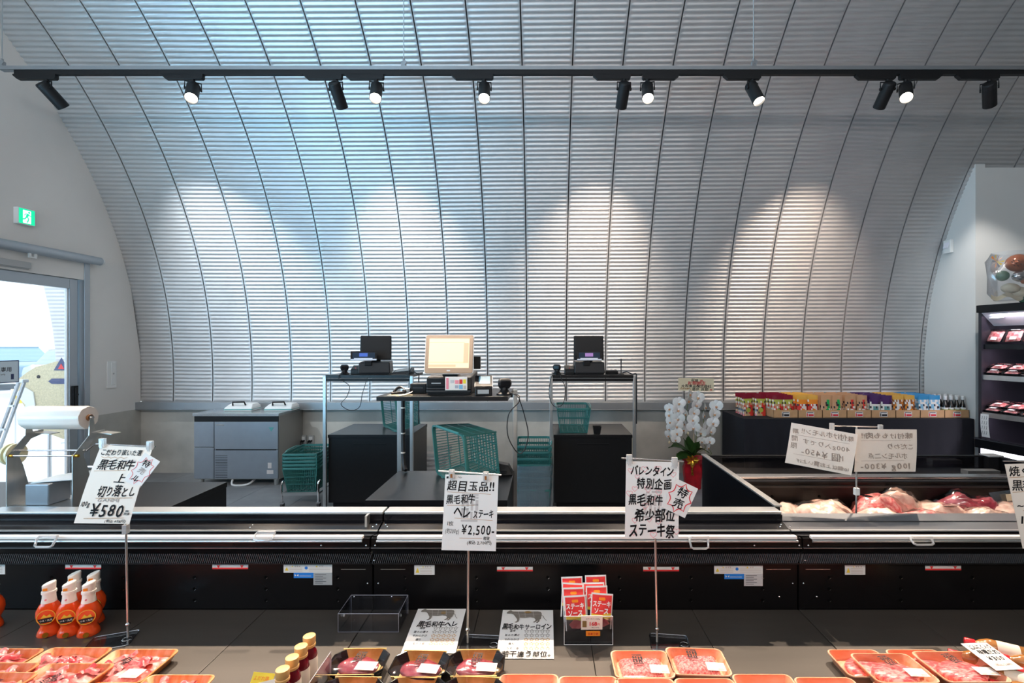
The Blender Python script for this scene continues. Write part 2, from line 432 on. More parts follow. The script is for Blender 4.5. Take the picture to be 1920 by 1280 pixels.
mb = MB(); mb.bx(XR + .10, 9.2, 5.10, 5.2, 0, arch_z(5.13) + .01); struct(mb.build('wall_right_return', 'plaster_cool'))
mb = MB(); mb.bx(XL, XL + .006, 5.135, 5.79, 0, .778); struct(mb.build('baseboard_left', 'concrete'))

# assumed shop window beside the camera (out of view; added for the bluish daylight)
def window():
    y0, y1, z0, z1 = WIN; w = MB()
    for y in (y0, y0 + 1.3, y0 + 2.6, y0 + 3.9, y1): w.bx(XL - .12, XL - .06, y - .03, y + .03, z0, z1)
    w.bx(XL - .12, XL - .06, y0, y1, z0, z0 + .05).bx(XL - .12, XL - .06, y0, y1, z1 - .05, z1)
    o = struct(w.build('assumed_window_1', 'door_frame'))
    for i in range(4): MB().bx(XL - .095, XL - .089, y0 + 1.3 * i + .03, y0 + 1.3 * i + 1.27, z0 + .05, z1 - .05).build('pane', 'clear', o)
window()

# the sliding exit door in the gable wall
def door():
    X = XL
    d = struct(MB().bx(X - .14, X + .012, 5.075, 5.135, 0, 2.42).bx(X - .14, X + .012, 3.72, 3.78, 0, 2.42).bx(X - .14, X + .012, 3.78, 5.075, 2.40, 2.42).build('door_1', 'door_frame', bevel=.004))
    MB().bx(X - .12, X + .004, 3.78, 5.075, 2.225, 2.40).build('header_panel', 'plaster', d)
    MB().bx(X - .06, X + .03, 3.9, 4.53, 2.255, 2.315).bx(X - .05, X + .022, 3.9, 4.52, 2.245, 2.256).build('operator_cover', 'grey_plastic', d, bevel=.004)
    s = MB()
    s.bx(X - .075, X - .02, 4.945, 5.03, 0, 2.22).bx(X - .075, X - .02, 3.80, 4.945, 2.12, 2.22).bx(X - .075, X - .02, 3.80, 4.945, 0, .09).bx(X - .075, X - .02, 3.80, 3.87, .09, 2.12)
    sl = s.build('sliding_leaf', 'door_frame', d, bevel=.003)
    MB().bx(X - .052, X - .044, 3.87, 4.935, .09, 2.12).build('pane', 'clear', sl)
    MB().bx(X - .058, X - .036, 4.935, 4.945, .09, 2.12).build('glazing_bead', 'white_plastic', sl)
    MB().bx(X - .12, X - .08, 5.03, 5.075, 0, 2.22).build('door_track', 'aluminium', d)
    lk = MB().bx(X - .02, X + .004, 4.962, 5.016, .90, 1.12).build('door_lock', 'black_metal', sl, bevel=.003)
    MB().bx(X + .004, X + .012, 4.972, 5.006, .92, 1.10).cyl((X + .01, 4.989, 1.03), (X + .022, 4.989, 1.03), .012, n=12).build('lock_plate', 'dark_plastic', d)
    # notice on the glass
    M, w, h = frame(Vector((X - .04, 3.97, 1.402)), Vector((X - .04, 4.482, 1.402)), Vector((X - .04, 3.97, 1.198)))
    M = Matrix.Translation((.004, 0, 0)) @ M
    n = tag(MB().box((w / 2, -h / 2, 0), (w, h, .003)).build('door_notice', 'sign_navy', d), 'pale blue exit notice with dark border on the door glass'); n.matrix_local = M
    q = MB(); rect(q, .008, -h + .008, w - .008, -.008, z=.0025); q.build('notice_face', 'sign_blue_pale', n)
    txt(n, '出口専用', w * .70, -h * .40, .046, 'ink', lift=.003)
    txt(n, 'Exit only', w * .70, -h * .62, .022, 'ink', lift=.003, bold=0); txt(n, '入口は反対側です', w * .55, -h * .85, .016, 'ink', lift=.003, bold=0)
    q = MB(); rect(q, w - .07, -h + .03, w - .045, -h + .08, z=.003); q.build('notice_mark', 'sign_navy', n)
door()
o = thing('roller_blind', 'pale grey roller blind tube mounted above the exit door', 'blind', (XL, 3.7, 2.44))
MB().cyl((.055, -.05, 0), (.055, 1.50, 0), .043, n=20).build('blind_tube', 'door_frame', o, True)
MB().cyl((.055, 1.50, 0), (.055, 1.525, 0), .045, .036, n=20).cyl((.055, 1.525, 0), (.055, 1.535, 0), .036, .016, n=16).build('end_cap', 'white_plastic', o, True)
for y in (.25, .80, 1.40): MB().bx(0, .05, y, y + .03, -.02, .02).build('bracket', 'white_plastic', o)
MB().bx(.05, .062, .78, .80, -.075, -.04).bx(.05, .062, .83, .85, -.075, -.04).bx(.05, .062, .78, .85, -.085, -.073).build('pull_ring', 'white_plastic', o)

# emergency exit sign
def exit_sign():
    o = thing('exit_sign', 'green and white running man emergency exit sign on the gable wall', 'sign', (XL, 4.40, 2.655))
    MB().bx(0, .046, 0, .15, 0, .15).build('housing', 'white_plastic', o, bevel=.004)
    M, w, h = frame(Vector((.0465, .006, .144)), Vector((.0465, .144, .144)), Vector((.0465, .006, .006)))
    f = MB(); rect(f, 0, -h, w, 0); f.build('green_face', 'exit_green', o).matrix_local = M
    q = MB(); q.add([(.034, -h + .008, 0), (.104, -h + .008, 0), (.104, -.012, 0), (.034, -.012, 0)], [(0, 1, 2, 3)])
    dw = q.build('doorway', 'exit_white', o); dw.matrix_local = Matrix.Translation((.0006, 0, 0)) @ M
    q = MB(); s = lambda pts, wd: stroke(q, pts, wd, z=.001)
    s([(.078, -.042), (.066, -.070)], .020); s([(.066, -.068), (.082, -.086), (.075, -.112), (.066, -.122)], .011); s([(.064, -.070), (.052, -.090), (.030, -.098)], .011)
    s([(.080, -.044), (.096, -.060), (.108, -.056)], .008); s([(.074, -.042), (.054, -.046), (.046, -.062)], .008)
    q.prism([(.086 + .0095 * math.cos(i * PI / 6), -.027 + .0095 * math.sin(i * PI / 6)) for i in range(12)], .0008, .001)
    r = q.build('running_figure', 'exit_green', o); r.matrix_local = Matrix.Translation((.0012, 0, 0)) @ M
exit_sign()
# switch plate and call button on the gable wall, sensor on the other side
o = thing('switch_plate', 'tall white switch plate on the wall beside the exit door', 'switch', (XL, 5.395, 1.21))
MB().box((.006, 0, 0), (.012, .115, .30)).build('plate', 'white_plastic', o, bevel=.003)
MB().box((.014, .012, .01), (.008, .05, .25)).build('cover', 'white_plastic', o, bevel=.006)
MB().cyl((.016, .012, .01), (.021, .012, .01), .009, n=12).build('button', 'grey_plastic', o)
o = thing('wall_sensor', 'small white sensor box on the pale wall by the vault edge', 'sensor', (XR, 5.42, 2.645))
MB().box((-.02, 0, 0), (.04, .10, .15)).build('housing', 'white_plastic', o, bevel=.008)
MB().box((-.043, 0, .02), (.006, .07, .08), (0, .25, 0)).build('lens_window', 'fridge_white', o, bevel=.003)

# ------------------------------------------------------------------ outside the door
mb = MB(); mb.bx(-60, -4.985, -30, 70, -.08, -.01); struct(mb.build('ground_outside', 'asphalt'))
def hill():
    def f(u, v):
        x = -70 + 55 * u; y = 16 + 60 * u * .3 + v * 40; h = 9 * math.sin(min(1, v * 1.3) * PI / 2) * (.75 + .5 * mnoise.noise((u * 6, v * 3, 1)))
        return (x, y, max(-.05, h + .9 * mnoise.noise((u * 30, v * 14, 3))))
    struct(MB().grid(f, 60, 30).build('hillside', 'hill_hazy', smooth=True))
hill()
def bush(x, y, r, label, k):
    def fn(p): return p * (1 + .28 * mnoise.noise(p * (2.2 / r) + Vector((k, 0, 0))) + .12 * mnoise.noise(p * (7 / r)))
    o = thing('bush', label, 'bush', (x, y, 0)); MB().sphere((0, 0, r * .75), (r, r, r * .9), 24, 16, fn=fn).build('foliage', 'bush_hazy', o, True); MB().cyl((0, 0, -.05), (0, 0, r * .5), .08).build('trunk', 'card_brown', o)
bush(-25.2, 21, 2.0, 'pale yellow-green bush on the sunlit hillside beyond the parked cars', 1); bush(-31.5, 26.5, 2.3, 'washed-out grey-green bush uphill of the yellow-green one', 5)
def car(x, y, rz, paint, label):
    o = thing('car', label, 'car', (x, y, 0), rz, 'cars parked outside the exit door')
    prof = [(-2.1, .35), (2.1, .35), (2.15, .62), (2.0, .80), (1.15, .92), (-1.75, .98), (-2.12, .82)]
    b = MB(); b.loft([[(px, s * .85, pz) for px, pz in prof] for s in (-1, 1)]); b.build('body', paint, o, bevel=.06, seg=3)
    g = MB(); lo = [(1.15, .90), (.45, 1.36), (-.95, 1.42), (-1.85, .95)]
    g.loft([[(a, -.80 + .16 * (c > 1), c) for a, c in lo], [(a, .80 - .16 * (c > 1), c) for a, c in lo]]); g.build('cabin_glass', 'car_glass', o, bevel=.03)
    r = MB(); r.box((-.25, 0, 1.41), (1.42, 1.26, .05), (0, .04, 0)); r.build('roof', paint, o, bevel=.02)
    for wx in (-1.3, 1.32):
        for s in (-1, 1): MB().cyl((wx, s * .68, .32), (wx, s * .87, .32), .32, n=20).build('wheel', 'tyre', o, True)
    for s in (-1, 1): MB().box((2.06, s * .6, .70), (.10, .32, .12)).build('headlamp', 'car_white', o, bevel=.02)
car(-19.6, 17.6, 2.6, 'car_blue', 'blue-grey parked car farthest from the door jamb'); car(-14.6, 15.2, 2.6, 'car_white', 'white parked car nearest the corrugated edge outside'); car(-18.6, 12.3, 2.7, 'car_grey', 'grey parked car in front of the blue-grey one')
def barrier():
    o = thing('barrier_sign', 'low orange and white barrier board standing outside the door', 'barrier', (-7.9, 7.6, 0), .5)
    MB().bx(-.35, .35, -.01, .01, .62, .86).build('board', 'label_cream', o); MB().bx(-.35, .35, -.012, -.008, .50, .58).build('lower_board', 'paper', o)
    for x in (-.25, -.08, .08, .25): MB().bx(x - .05, x + .05, -.014, -.010, .64, .84).build('stripe', 'sticker_yellow', o)
    for x in (-.3, .3): MB().cyl((x, 0, -.01), (x, 0, .9), .015).build('post', 'aluminium', o); MB().box((x, 0, 0), (.05, .4, .03)).build('foot', 'aluminium', o)
barrier()
def animal_board():
    o = thing('animal_board', 'beige cut-out animal board with a warning triangle outside the door', 'sign board', (-5.42, 5.36, 0))
    pts = [(-.42, 1.02), (-.40, 1.16), (-.30, 1.24), (-.20, 1.30), (-.08, 1.33), (.02, 1.36), (.10, 1.31), (.22, 1.30), (.42, 1.26), (.50, .9), (.46, .55), (.1, .5), (-.22, .62), (-.30, .80), (-.36, .92)]
    b = MB(); b.prism(pts, -.02, .02, Matrix.Rotation(PI / 2, 4, 'X')); b.build('board', 'plywood', o)
    t = MB(); t.prism([(.0, 1.26), (.17, 1.26), (.085, 1.40)], .021, .026, Matrix.Rotation(PI / 2, 4, 'X')); t.build('warning_triangle', 'sign_navy', o)
    t = MB(); t.prism([(.05, 1.275), (.12, 1.275), (.085, 1.335)], .026, .029, Matrix.Rotation(PI / 2, 4, 'X')); t.build('triangle_mark', 'sticker_red', o)
    t = MB(); t.prism([(-.06, 1.14), (-.02, 1.17), (.17, 1.17), (.17, 1.11), (-.02, 1.11)], .021, .026, Matrix.Rotation(PI / 2, 4, 'X')); t.build('arrow_plate', 'sign_navy', o)
    e = MB(); e.cyl((-.17, -.020, 1.19), (-.17, -.026, 1.19), .018, n=12); e.build('eye', 'ink', o)
    w = MB(); w.prism([(-.42, 1.00), (-.32, 1.08), (-.22, 1.02), (-.20, .88), (-.26, .78), (-.36, .74), (-.30, .88)], .022, .034, Matrix.Rotation(PI / 2, 4, 'X')); w.build('muzzle', 'white_plastic', o)
    for x in (-.1, .35): MB().cyl((x, .03, -.01), (x, .03, .7), .02).build('leg', 'aluminium', o)
animal_board()
def stepladder():
    o = thing('folding_ladder', 'aluminium folding ladder leaning outside the glass door', 'ladder')
    a, b = P(66, 716, 4.70), P(-14, 905, 4.95); a.x -= .16; b.x -= .16; b.z = -.01
    for dx, m in ((0, 'aluminium'), (.055, 'aluminium')):
        v = Vector((dx, 0, 0)); MB().cyl(a + v, b + v, .016, n=6).build('rail', m, o)
    MB().cyl(a + Vector((.027, .02, 0)), b + Vector((.027, .02, 0)), .010, n=6).build('back_leg', 'tyre', o)
    for t in (.2, .4, .6, .8): q = a.lerp(b, t); MB().box(q + Vector((.027, 0, 0)), (.05, .04, .02)).build('tread', 'aluminium', o)
    MB().box(a + Vector((.027, 0, .01)), (.09, .06, .03)).build('top_cap', 'white_plastic', o, bevel=.008)
stepladder()

# ------------------------------------------------------------------ lighting track and spot lamps
YT = 3.97; FT = F / YT
def tX(px): return (px - CX) / FT
o = thing('lighting_track', 'black lighting track under a grey steel channel hung from thin rods', 'lighting track', (0, YT, 0))
MB().bx(tX(3), 9.1, -.02, .02, 3.797, 3.803).bx(tX(3), 9.1, -.021, -.017, 3.797, 3.828).bx(tX(3), 9.1, .017, .021, 3.797, 3.828).build('channel', 'steel_channel', o)
MB().bx(tX(30), 9.1, -.017, .017, 3.762, 3.797).build('rail', 'lamp_black', o)
for px in (4, 757, 1413, 2150, 2900):
    x = tX(px); MB().cyl((x, 0, 3.83), (x, 0, arch_z(YT) - .01), .0045, n=6).build('hanger_rod', 'aluminium', o)
    MB().bx(x - .018, x + .018, -.014, .014, 3.826, 3.872).box((x + .012, -.015, 3.86), (.03, .006, .03), (0, .6, 0)).cyl((x, 0, 3.87), (x, 0, 3.895), .010, n=8).build('hanger_clip', 'steel_channel', o)

WARM = (1, .80, .62)
o = thing('assumed_batten', 'assumed long white light batten hung opposite the lighting track', 'light', (-.3, -1.35, 3.76))  # assumed fixture, added out of view to carry the batten's light
MB().bx(-4.4, 4.4, -.05, -.006, -.05, .07).build('housing', 'white_plastic', o)
for x in (-4, -1.3, 1.3, 4): MB().cyl((x, -.03, .07), (x, -.03, arch_z(-1.35) - 3.77), .005, n=6).build('hanger_rod', 'aluminium', o)
def spot_lamp(px, ad0, ad1, aim, power, label, cone=52, blend=.8, col=WARM, lens=True):
    x = tX(px); o = thing('spot_lamp', label, 'spot lamp', (x, YT, 3.765), 0, 'spot lamps on the lighting track')
    a0, a1 = tX(ad0) - x, tX(ad1) - x; sl = .035
    ad = MB(); left = abs(a0) > abs(a1)
    poly = [(a0, 0), (a1, 0), (a1, -.030), (a1 - .01, -.042), (a0 + sl, -.042), (a0, -.012)] if left else [(a0, 0), (a1, 0), (a1, -.012), (a1 - sl, -.042), (a0 + .01, -.042), (a0, -.030)]
    ad.prism(poly, -.017, .017, Matrix.Rotation(PI / 2, 4, 'X')); ad.build('adapter', 'lamp_black', o, bevel=.002)
    MB().cyl((0, 0, -.040), (0, 0, -.062), .016, n=14).build('swivel', 'lamp_black', o, True)
    dv = (Vector(aim) - Vector((x, YT, 3.64))).normalized(); yaw = math.atan2(dv.x, dv.y) if abs(dv.x) + abs(dv.y) > .01 else 0
    R = Matrix.Rotation(-yaw, 4, 'Z')
    y = MB(); y.tube([R @ Vector(v) for v in ((-.056, 0, -.118), (-.056, 0, -.062), (.056, 0, -.062), (.056, 0, -.118))], .0055, 6); y.build('yoke', 'lamp_black', o)
    q = dv.to_track_quat('Z', 'Y'); c = Vector((0, 0, -.118)); M = Matrix.Translation(c) @ q.to_matrix().to_4x4()
    b = MB(); b.lathe([(.040, -.052), (.0455, -.048), (.0475, -.040), (.0475, .148), (.044, .150), (.042, .140), (.042, .128)], 24, M, cap1=True); b.build('lamp_body', 'lamp_black', o, True)
    f = MB()
    for i in range(5): f.lathe([(.0485, -.04 + i * .007), (.0485, -.0375 + i * .007)], 20, M)
    f.build('cooling_fins', 'dark_plastic', o)
    for s in (-1, 1): p = R @ Vector((s * .050, 0, 0)); k = MB(); k.cyl(c + p, c + p * 1.22, .012, n=10); k.build('pivot_knob', 'lamp_black', o)
    l = MB(); l.lathe([(.041, .1295), (.038, .133), (.02, .137)], 24, M); l.build('lens', 'lamp_lens', o, True)
    d = bpy.data.lights.new('lamp_light', 'SPOT'); d.energy = power; d.color = col; d.spot_size = math.radians(cone); d.spot_blend = blend; d.shadow_soft_size = .03
    lo = bpy.data.objects.new('lamp_light', d); COL.objects.link(lo); lo.parent = o; lo.location = c + dv * .16; lo.rotation_euler = dv.to_track_quat('-Z', 'Y').to_euler()
    return o
WP, DP = 250, 490
WCOL = (1, .80, .64)
spot_lamp(88, 27, 107, (-3.6, 5.6, 2.15), WP * 1.05, 'spot lamp at the end of the track by the gable wall, turned to the vault', 64, 1, (.90, .96, 1))
spot_lamp(362, 305, 382, (-1.7, 1.75, .45), DP, 'lit spot lamp second from the gable wall, facing the meat cases')
spot_lamp(630, 570, 642, (-1.6, 5.6, 2.15), WP, 'dark spot lamp turned to the vault above the far register pair, beside the first hanger', 62, 1, (1, .93, .86))
spot_lamp(706, 648, 720, (-.85, 1.7, .45), DP, 'lit spot lamp just before the middle hanger rod')
spot_lamp(908, 847, 925, (-.25, 1.75, .45), DP, 'lit spot lamp alone just past the middle hanger rod')
spot_lamp(1170, 1112, 1182, (.55, 5.6, 2.15), WP * 1.1, 'dark spot lamp pointing down the vault above the single register', 62, 1, WCOL)
spot_lamp(1214, 1204, 1273, (.5, 1.75, .45), DP, 'lit spot lamp right beside the dark one over the single register')
spot_lamp(1411, 1356, 1426, (2.35, 2.5, .5), DP, 'spot lamp under the second hanger rod with its lit face showing sideways')
spot_lamp(1664, 1603, 1678, (2.9, 5.6, 2.15), WP * 1.1, 'dark spot lamp turned to the vault above the snack table', 62, 1, WCOL)
spot_lamp(1698, 1686, 1765, (1.45, 1.7, .45), DP, 'lit spot lamp beside the dark one over the snack table')
spot_lamp(1855, 1792, 1872, (4.75, 5.1, 2.2), 110, 'last dark spot lamp of the track, turned to the upright fridge', 36, .8, (1, .95, .9))

# ------------------------------------------------------------------ refrigerated showcases in the foreground
def zz(py, d): return H - (py - CY) * d / F
DK = .36                                             # height of the display deck
YP = 2.17                                            # back panel of the well
def strip(mb, x0, x1, pts, m=0):
    """a folded sheet along x through (y, z) points"""
    vs = []
    for y, z in pts: vs += [(x0, y, z), (x1, y, z)]
    return mb.add(vs, [(2 * i, 2 * i + 1, 2 * i + 3, 2 * i + 2) for i in range(len(pts) - 1)], m)
def showcase(x0, x1, label, low=False):
    o = thing('refrigerated_showcase', label, 'showcase', ((x0 + x1) / 2, 2.0, 0), 0, 'black refrigerated showcases in a row')
    g = .004; a, b = x0 + g - (x0 + x1) / 2, x1 - g - (x0 + x1) / 2; w = b - a
    Y = lambda y: y - 2.0
    body = MB(); body.bx(a, b, Y(2.20), Y(2.40), .10, .55).bx(a, b, Y(1.16), Y(2.20), .10, .30).bx(a, b, Y(1.12), Y(1.20), .10, .56)
    body.bx(a + .05, b - .05, Y(1.25), Y(2.35), 0, .10); body.build('cabinet', 'black_metal', o)
    MB().bx(a, b, Y(1.10), Y(1.21), .56, .60).build('front_bumper', 'black_plastic', o, bevel=.01)
    if not low:
        MB().bx(a, b, Y(2.31), Y(2.385), .734, .748).build('top_ledge', 'aluminium', o, bevel=.004, seg=3)
        MB().bx(a, b, Y(2.305), Y(2.375), .55, .734).build('upper_panel', 'black_gloss', o)
        s = MB(); strip(s, a, b, [(Y(2.303), zz(977, 2.303)), (Y(2.242), zz(992.5, 2.242))]); s.build('sloped_panel', 'black_gloss', o)
    else:
        s = MB(); strip(s, a, b, [(Y(2.46), zz(962, 2.46)), (Y(2.385), zz(976, 2.385)), (Y(2.385), zz(979, 2.385))]); s.build('back_ledge', 'ledge_dark', o)
        s = MB(); strip(s, a, b, [(Y(2.375), zz(978.5, 2.375)), (Y(2.245), zz(992.5, 2.245)), (Y(2.245), zz(997, 2.245))]); s.build('middle_ledge', 'ledge_dark', o)
        MB().bx(a, b, Y(2.25), Y(2.45), .50, .655).build('upper_panel', 'black_gloss', o)
    z0 = zz(993, 2.24)
    MB().bx(a, b, Y(2.232), Y(2.246), z0 - .006, z0).build('bright_trim', 'aluminium', o)
    s = MB(); strip(s, a, b, [(Y(2.234), z0 - .006), (Y(2.234), z0 - .012), (Y(2.15), zz(1004.5, 2.15))]); s.build('glossy_shelf', 'black_gloss', o)
    e0, e1 = a + .03, b - .025
    rl = MB(); rl.bx(e0, e1, Y(2.118), Y(2.142), zz(1011.5, 2.12), zz(1005, 2.12)).build('cover_rail', 'white_rail', o, bevel=.004, seg=3)
    MB().cyl((e0, Y(2.114), zz(1014.5, 2.114)), (e1, Y(2.114), zz(1014.5, 2.114)), .0055, n=10).build('cover_rod', 'aluminium', o, True)
    MB().bx(a, b, Y(2.135), Y(2.15), zz(1027, 2.135), zz(1009, 2.135)).build('rail_fascia', 'black_panel', o)
    MB().bx(a, b, Y(2.128), Y(2.15), zz(1028, 2.13), zz(1026.6, 2.13)).build('fascia_trim', 'ledge_dark', o)
    s = MB(); strip(s, a, b, [(Y(2.135), zz(1028, 2.135)), (Y(2.155), zz(1038.5, 2.155))]); s.build('air_duct_lip', 'black_panel', o)
    # discharge grille: a frame and a fine comb of slanted vanes
    zt, zb = zz(1038.5, 2.152), zz(1056, 2.152)
    MB().bx(a, b, Y(2.172), Y(2.20), zb, zt).build('grille_back', 'dark_gap', o)
    MB().bx(a, b, Y(2.150), Y(2.175), zb - .004, zb + .001).build('grille_sill', 'black_metal', o)
    s = MB(); n = int(w / .0088)
    for i in range(n): s.box((a + .0044 + w * i / n, Y(2.161), (zt + zb) / 2), (.0026, .020, zt - zb + .004), (0, .30 if a + w * i / n < -.2 or True else .30, 0))
    s.build('grille_vanes', 'vane', o)['kind'] = 'stuff'
    # the well: back panel with peg holes, deck plates
    MB().bx(a, b, Y(YP), Y(2.19), DK - .02, zb - .003).build('back_panel', 'black_panel', o)
    hm = MB(); Mx = Matrix.Rotation(PI / 2, 4, 'X'); hm.lathe([(.0075, 0), (.0075, .0012), (.0058, .0016), (.0058, .0004)], 16, Mx); hme = hm.mesh('peg_hole', 'hole_black', True)
    cm = MB(); stroke(cm, [(.0062 * math.cos(t), .0062 * math.sin(t)) for t in [math.radians(-80 + 14 * i) for i in range(6)]], .0014, Mx, .0019); cme = cm.mesh('hole_glint', 'chrome')  # bright crescent of light on the hole edge, put in as a chrome arc
    for i in range(6):
        for k, py in enumerate((1082, 1103.5, 1125)):
            x = (x1 - .16 - .3215 * i) - (x0 + x1) / 2
            if x < a + .03: continue
            h = link('peg_hole', hme, o, (x, Y(YP), zz(py, YP))); link('hole_glint', cme, h)
    nd = 4
    for i in range(nd):
        MB().bx(a - .003 + (w + .006) * i / nd + .001, a - .003 + (w + .006) * (i + 1) / nd - .001, Y(1.22), Y(2.165), DK - .008, DK).build('deck_plate', 'deck_steel', o, bevel=.0015)
    sm = MB(); sm.sphere((0, 0, 0), (.0042, .003, .0042), 10, 6); sme = sm.mesh('screw_head', 'chrome', True)
    sp = [(a + .012, 1050, 2.14), (b - .012, 1022, 2.13), (a + .02, 1022, 2.13), (b - .21, 1022, 2.13)]
    if not low: sp += [(a + .018, 983, 2.28), (b - .018, 983, 2.28), (a + .030, 987, 2.265), (b - .030, 987, 2.265), (.35, 984, 2.28), (.35, 988.5, 2.26)]
    else: sp += [(a + .03, 986, 2.31), (a + .05, 990, 2.27), (b - .35, 965, 2.43), (b - .32, 971, 2.40), (b - .25, 983, 2.33), (b - .21, 989, 2.28)]
    sp += [(a + .02, 1093, YP), (b - .02, 1093, YP), (a + .08, 1118, YP), (b - .08, 1118, YP)]
    for x, py, d in sp: link('screw_head', sme, o, (x, Y(d) - .002, zz(py, d)))
    # access plate outlines at both ends of the back panel
    for s_ in (-1, 1):
        xa = (b - .14 if s_ > 0 else a + .03); MB().bx(xa, xa + .11, Y(YP) - .002, Y(YP), zz(1066.5, YP) - .0015, zz(1066.5, YP)).build('plate_edge', 'satin_steel', o)
    return o
SC1 = showcase(-2.68, -.768, 'black open showcase holding the orange sauce bottles and sliced meat trays')
SC2 = showcase(-.768, 1.142, 'black open showcase holding the cow leaflets and the steak sauce rack')
SC3 = showcase(1.142, 3.05, 'black open showcase with a low back joined to the island freezer', True)

def decal(case, px0, py0, px1, py1, mt, name='sticker', d=YP, lift=.0015):
    q = MB(); p0, p1 = P(px0, py0, d), P(px1, py1, d); l = case.location
    q.bx(p0.x - l.x, p1.x - l.x, d - 2 - lift, d - 2, p1.z, p0.z); return q.build(name, mt, case)
def on_panel(case, name, mt, polys, d=YP, lift=.0022):
    q = MB(); l = case.location
    for poly in polys:
        pts = [P(x, y, d) for x, y in poly]; q.add([(p.x - l.x, d - 2 - lift, p.z) for p in pts], [tuple(range(len(pts) - 1, -1, -1))])
    return q.build(name, mt, case)
for case, x in ((SC1, 123), (SC1, 398.5), (SC2, 932), (SC2, 1206), (SC3, 1734.5)):
    y = 1058 if x < 700 else (1062 if x < 1300 else 1060)
    s_ = decal(case, x, y, x + 67, y + 8.3, 'sticker_white', 'load_line_sticker'); s_['label'] = 'red and white load line sticker'
    decal(case, x, y + 5.4, x + 67, y + 8.3, 'sticker_red', 'sticker_band', lift=.002)
    on_panel(case, 'sticker_arrow', 'sticker_red', [[(x + k, y + .8), (x + k + 7, y + .8), (x + k + 3.5, y + 6.5)] for k in (8, 52)])
def caution(case, x, y, wide):
    w = 91 if wide else 38; h = 15 if wide else 18
    decal(case, x, y, x + w, y + h, 'sticker_white', 'caution_sticker')
    tris = [[(x + 2.5, y + h - 4), (x + 9.5, y + h - 4), (x + 6, y + 4.5)], [(x + 15, y + 4), (x + 18, y + 4), (x + 16.5, y + 1.2)]]
    if wide: tris.append([(x + 60, y + 4.5), (x + 64, y + 4.5), (x + 62, y + 1.2)])
    on_panel(case, 'caution_mark', 'sticker_yellow', tris)
    ln = []
    for i in range(4 if not wide else 3):
        yy = y + 5.6 + i * 2.9; ln.append([(x + 11, yy), (x + (34 if not wide else 36), yy), (x + (33 if not wide else 35), yy + .8), (x + 11, yy + .8)])
        if wide: ln.append([(x + 48, yy), (x + 88, yy), (x + 87, yy + .8), (x + 48, yy + .8)])
    for k in ((20, 24, 29) if not wide else (21, 25, 29, 67, 71)): ln.append([(x + k, y + 1.6), (x + k + 2.4, y + 1.6), (x + k + 2.4, y + 4), (x + k, y + 4)])
    on_panel(case, 'caution_text', 'ink_faint', ln)
    if wide:
        on_panel(case, 'notice_disc', 'sticker_blue', [[(x + 42.5 + 3 * math.cos(t * PI / 5), y + 6 + 3 * math.sin(t * PI / 5)) for t in range(10)]])
        decal(case, x + 19, y + 15, x + 56, y + 25, 'sticker_blue', 'maker_sticker')
        on_panel(case, 'maker_text', 'sticker_white', [[(x + 21, y + 17.5), (x + 24, y + 20), (x + 21, y + 22)], [(x + 28, y + 17.5), (x + 25, y + 20), (x + 28, y + 22)], [(x + 30, y + 20.5), (x + 52, y + 20.5), (x + 52, y + 21.3), (x + 30, y + 21.3)]])
        decal(case, x + 56, y + 15, x + 91, y + 38, 'grey_plastic' if x < 900 else 'ink_grey', 'rating_plate')
        on_panel(case, 'rating_text', 'ink', [[(x + 59, y + 18 + 3.2 * i), (x + (74 if i % 2 else 80), y + 18 + 3.2 * i), (x + (74 if i % 2 else 80), y + 18.8 + 3.2 * i), (x + 59, y + 18.8 + 3.2 * i)] for i in range(6)])
caution(SC1, -28, 1058, False); caution(SC1, 532, 1058, True); caution(SC2, 777, 1059, False); caution(SC2, 1339, 1060, True); caution(SC3, 1584, 1059, False)
# clear pull handles on the cover rails
def handle(case, px0, px1, py0, py1, d=2.10):
    l = case.location; a, b = P(px0, py0, d), P(px1, py1, d); m = lambda x, z, y=0: (x - l.x, d - 2 + y, z)
    t = MB(); r = .006; z0, z1 = a.z - r, b.z + r
    t.tube([m(a.x + .006, z0, .01), m(a.x, z0 - .008), m(a.x + .004, z1 + .004, -.012), m(a.x + .014, z1, -.014), m(b.x - .014, z1, -.014), m(b.x - .004, z1 + .004, -.012), m(b.x, z0 - .008), m(b.x - .006, z0, .01)], r * .8, 8)
    t.box(m((a.x + b.x) / 2 + .006, z0 + .002, .004), (b.x - a.x - .006, .012, .012)); t.build('pull_handle', 'clip_plastic' if False else 'acrylic_white', case, True)
glass('acrylic_white', (.95, .95, .95), .16, .06, .30)
handle(SC1, 69, 105, 1004, 1025); handle(SC1, 478, 514, 997, 1013); handle(SC2, 1293, 1328, 1006, 1028); handle(SC3, 1708, 1748, 1006, 1021)
MB().bx(.885, .895, .26, .30, .62, .745).build('joint_cover', 'satin_steel', SC1)

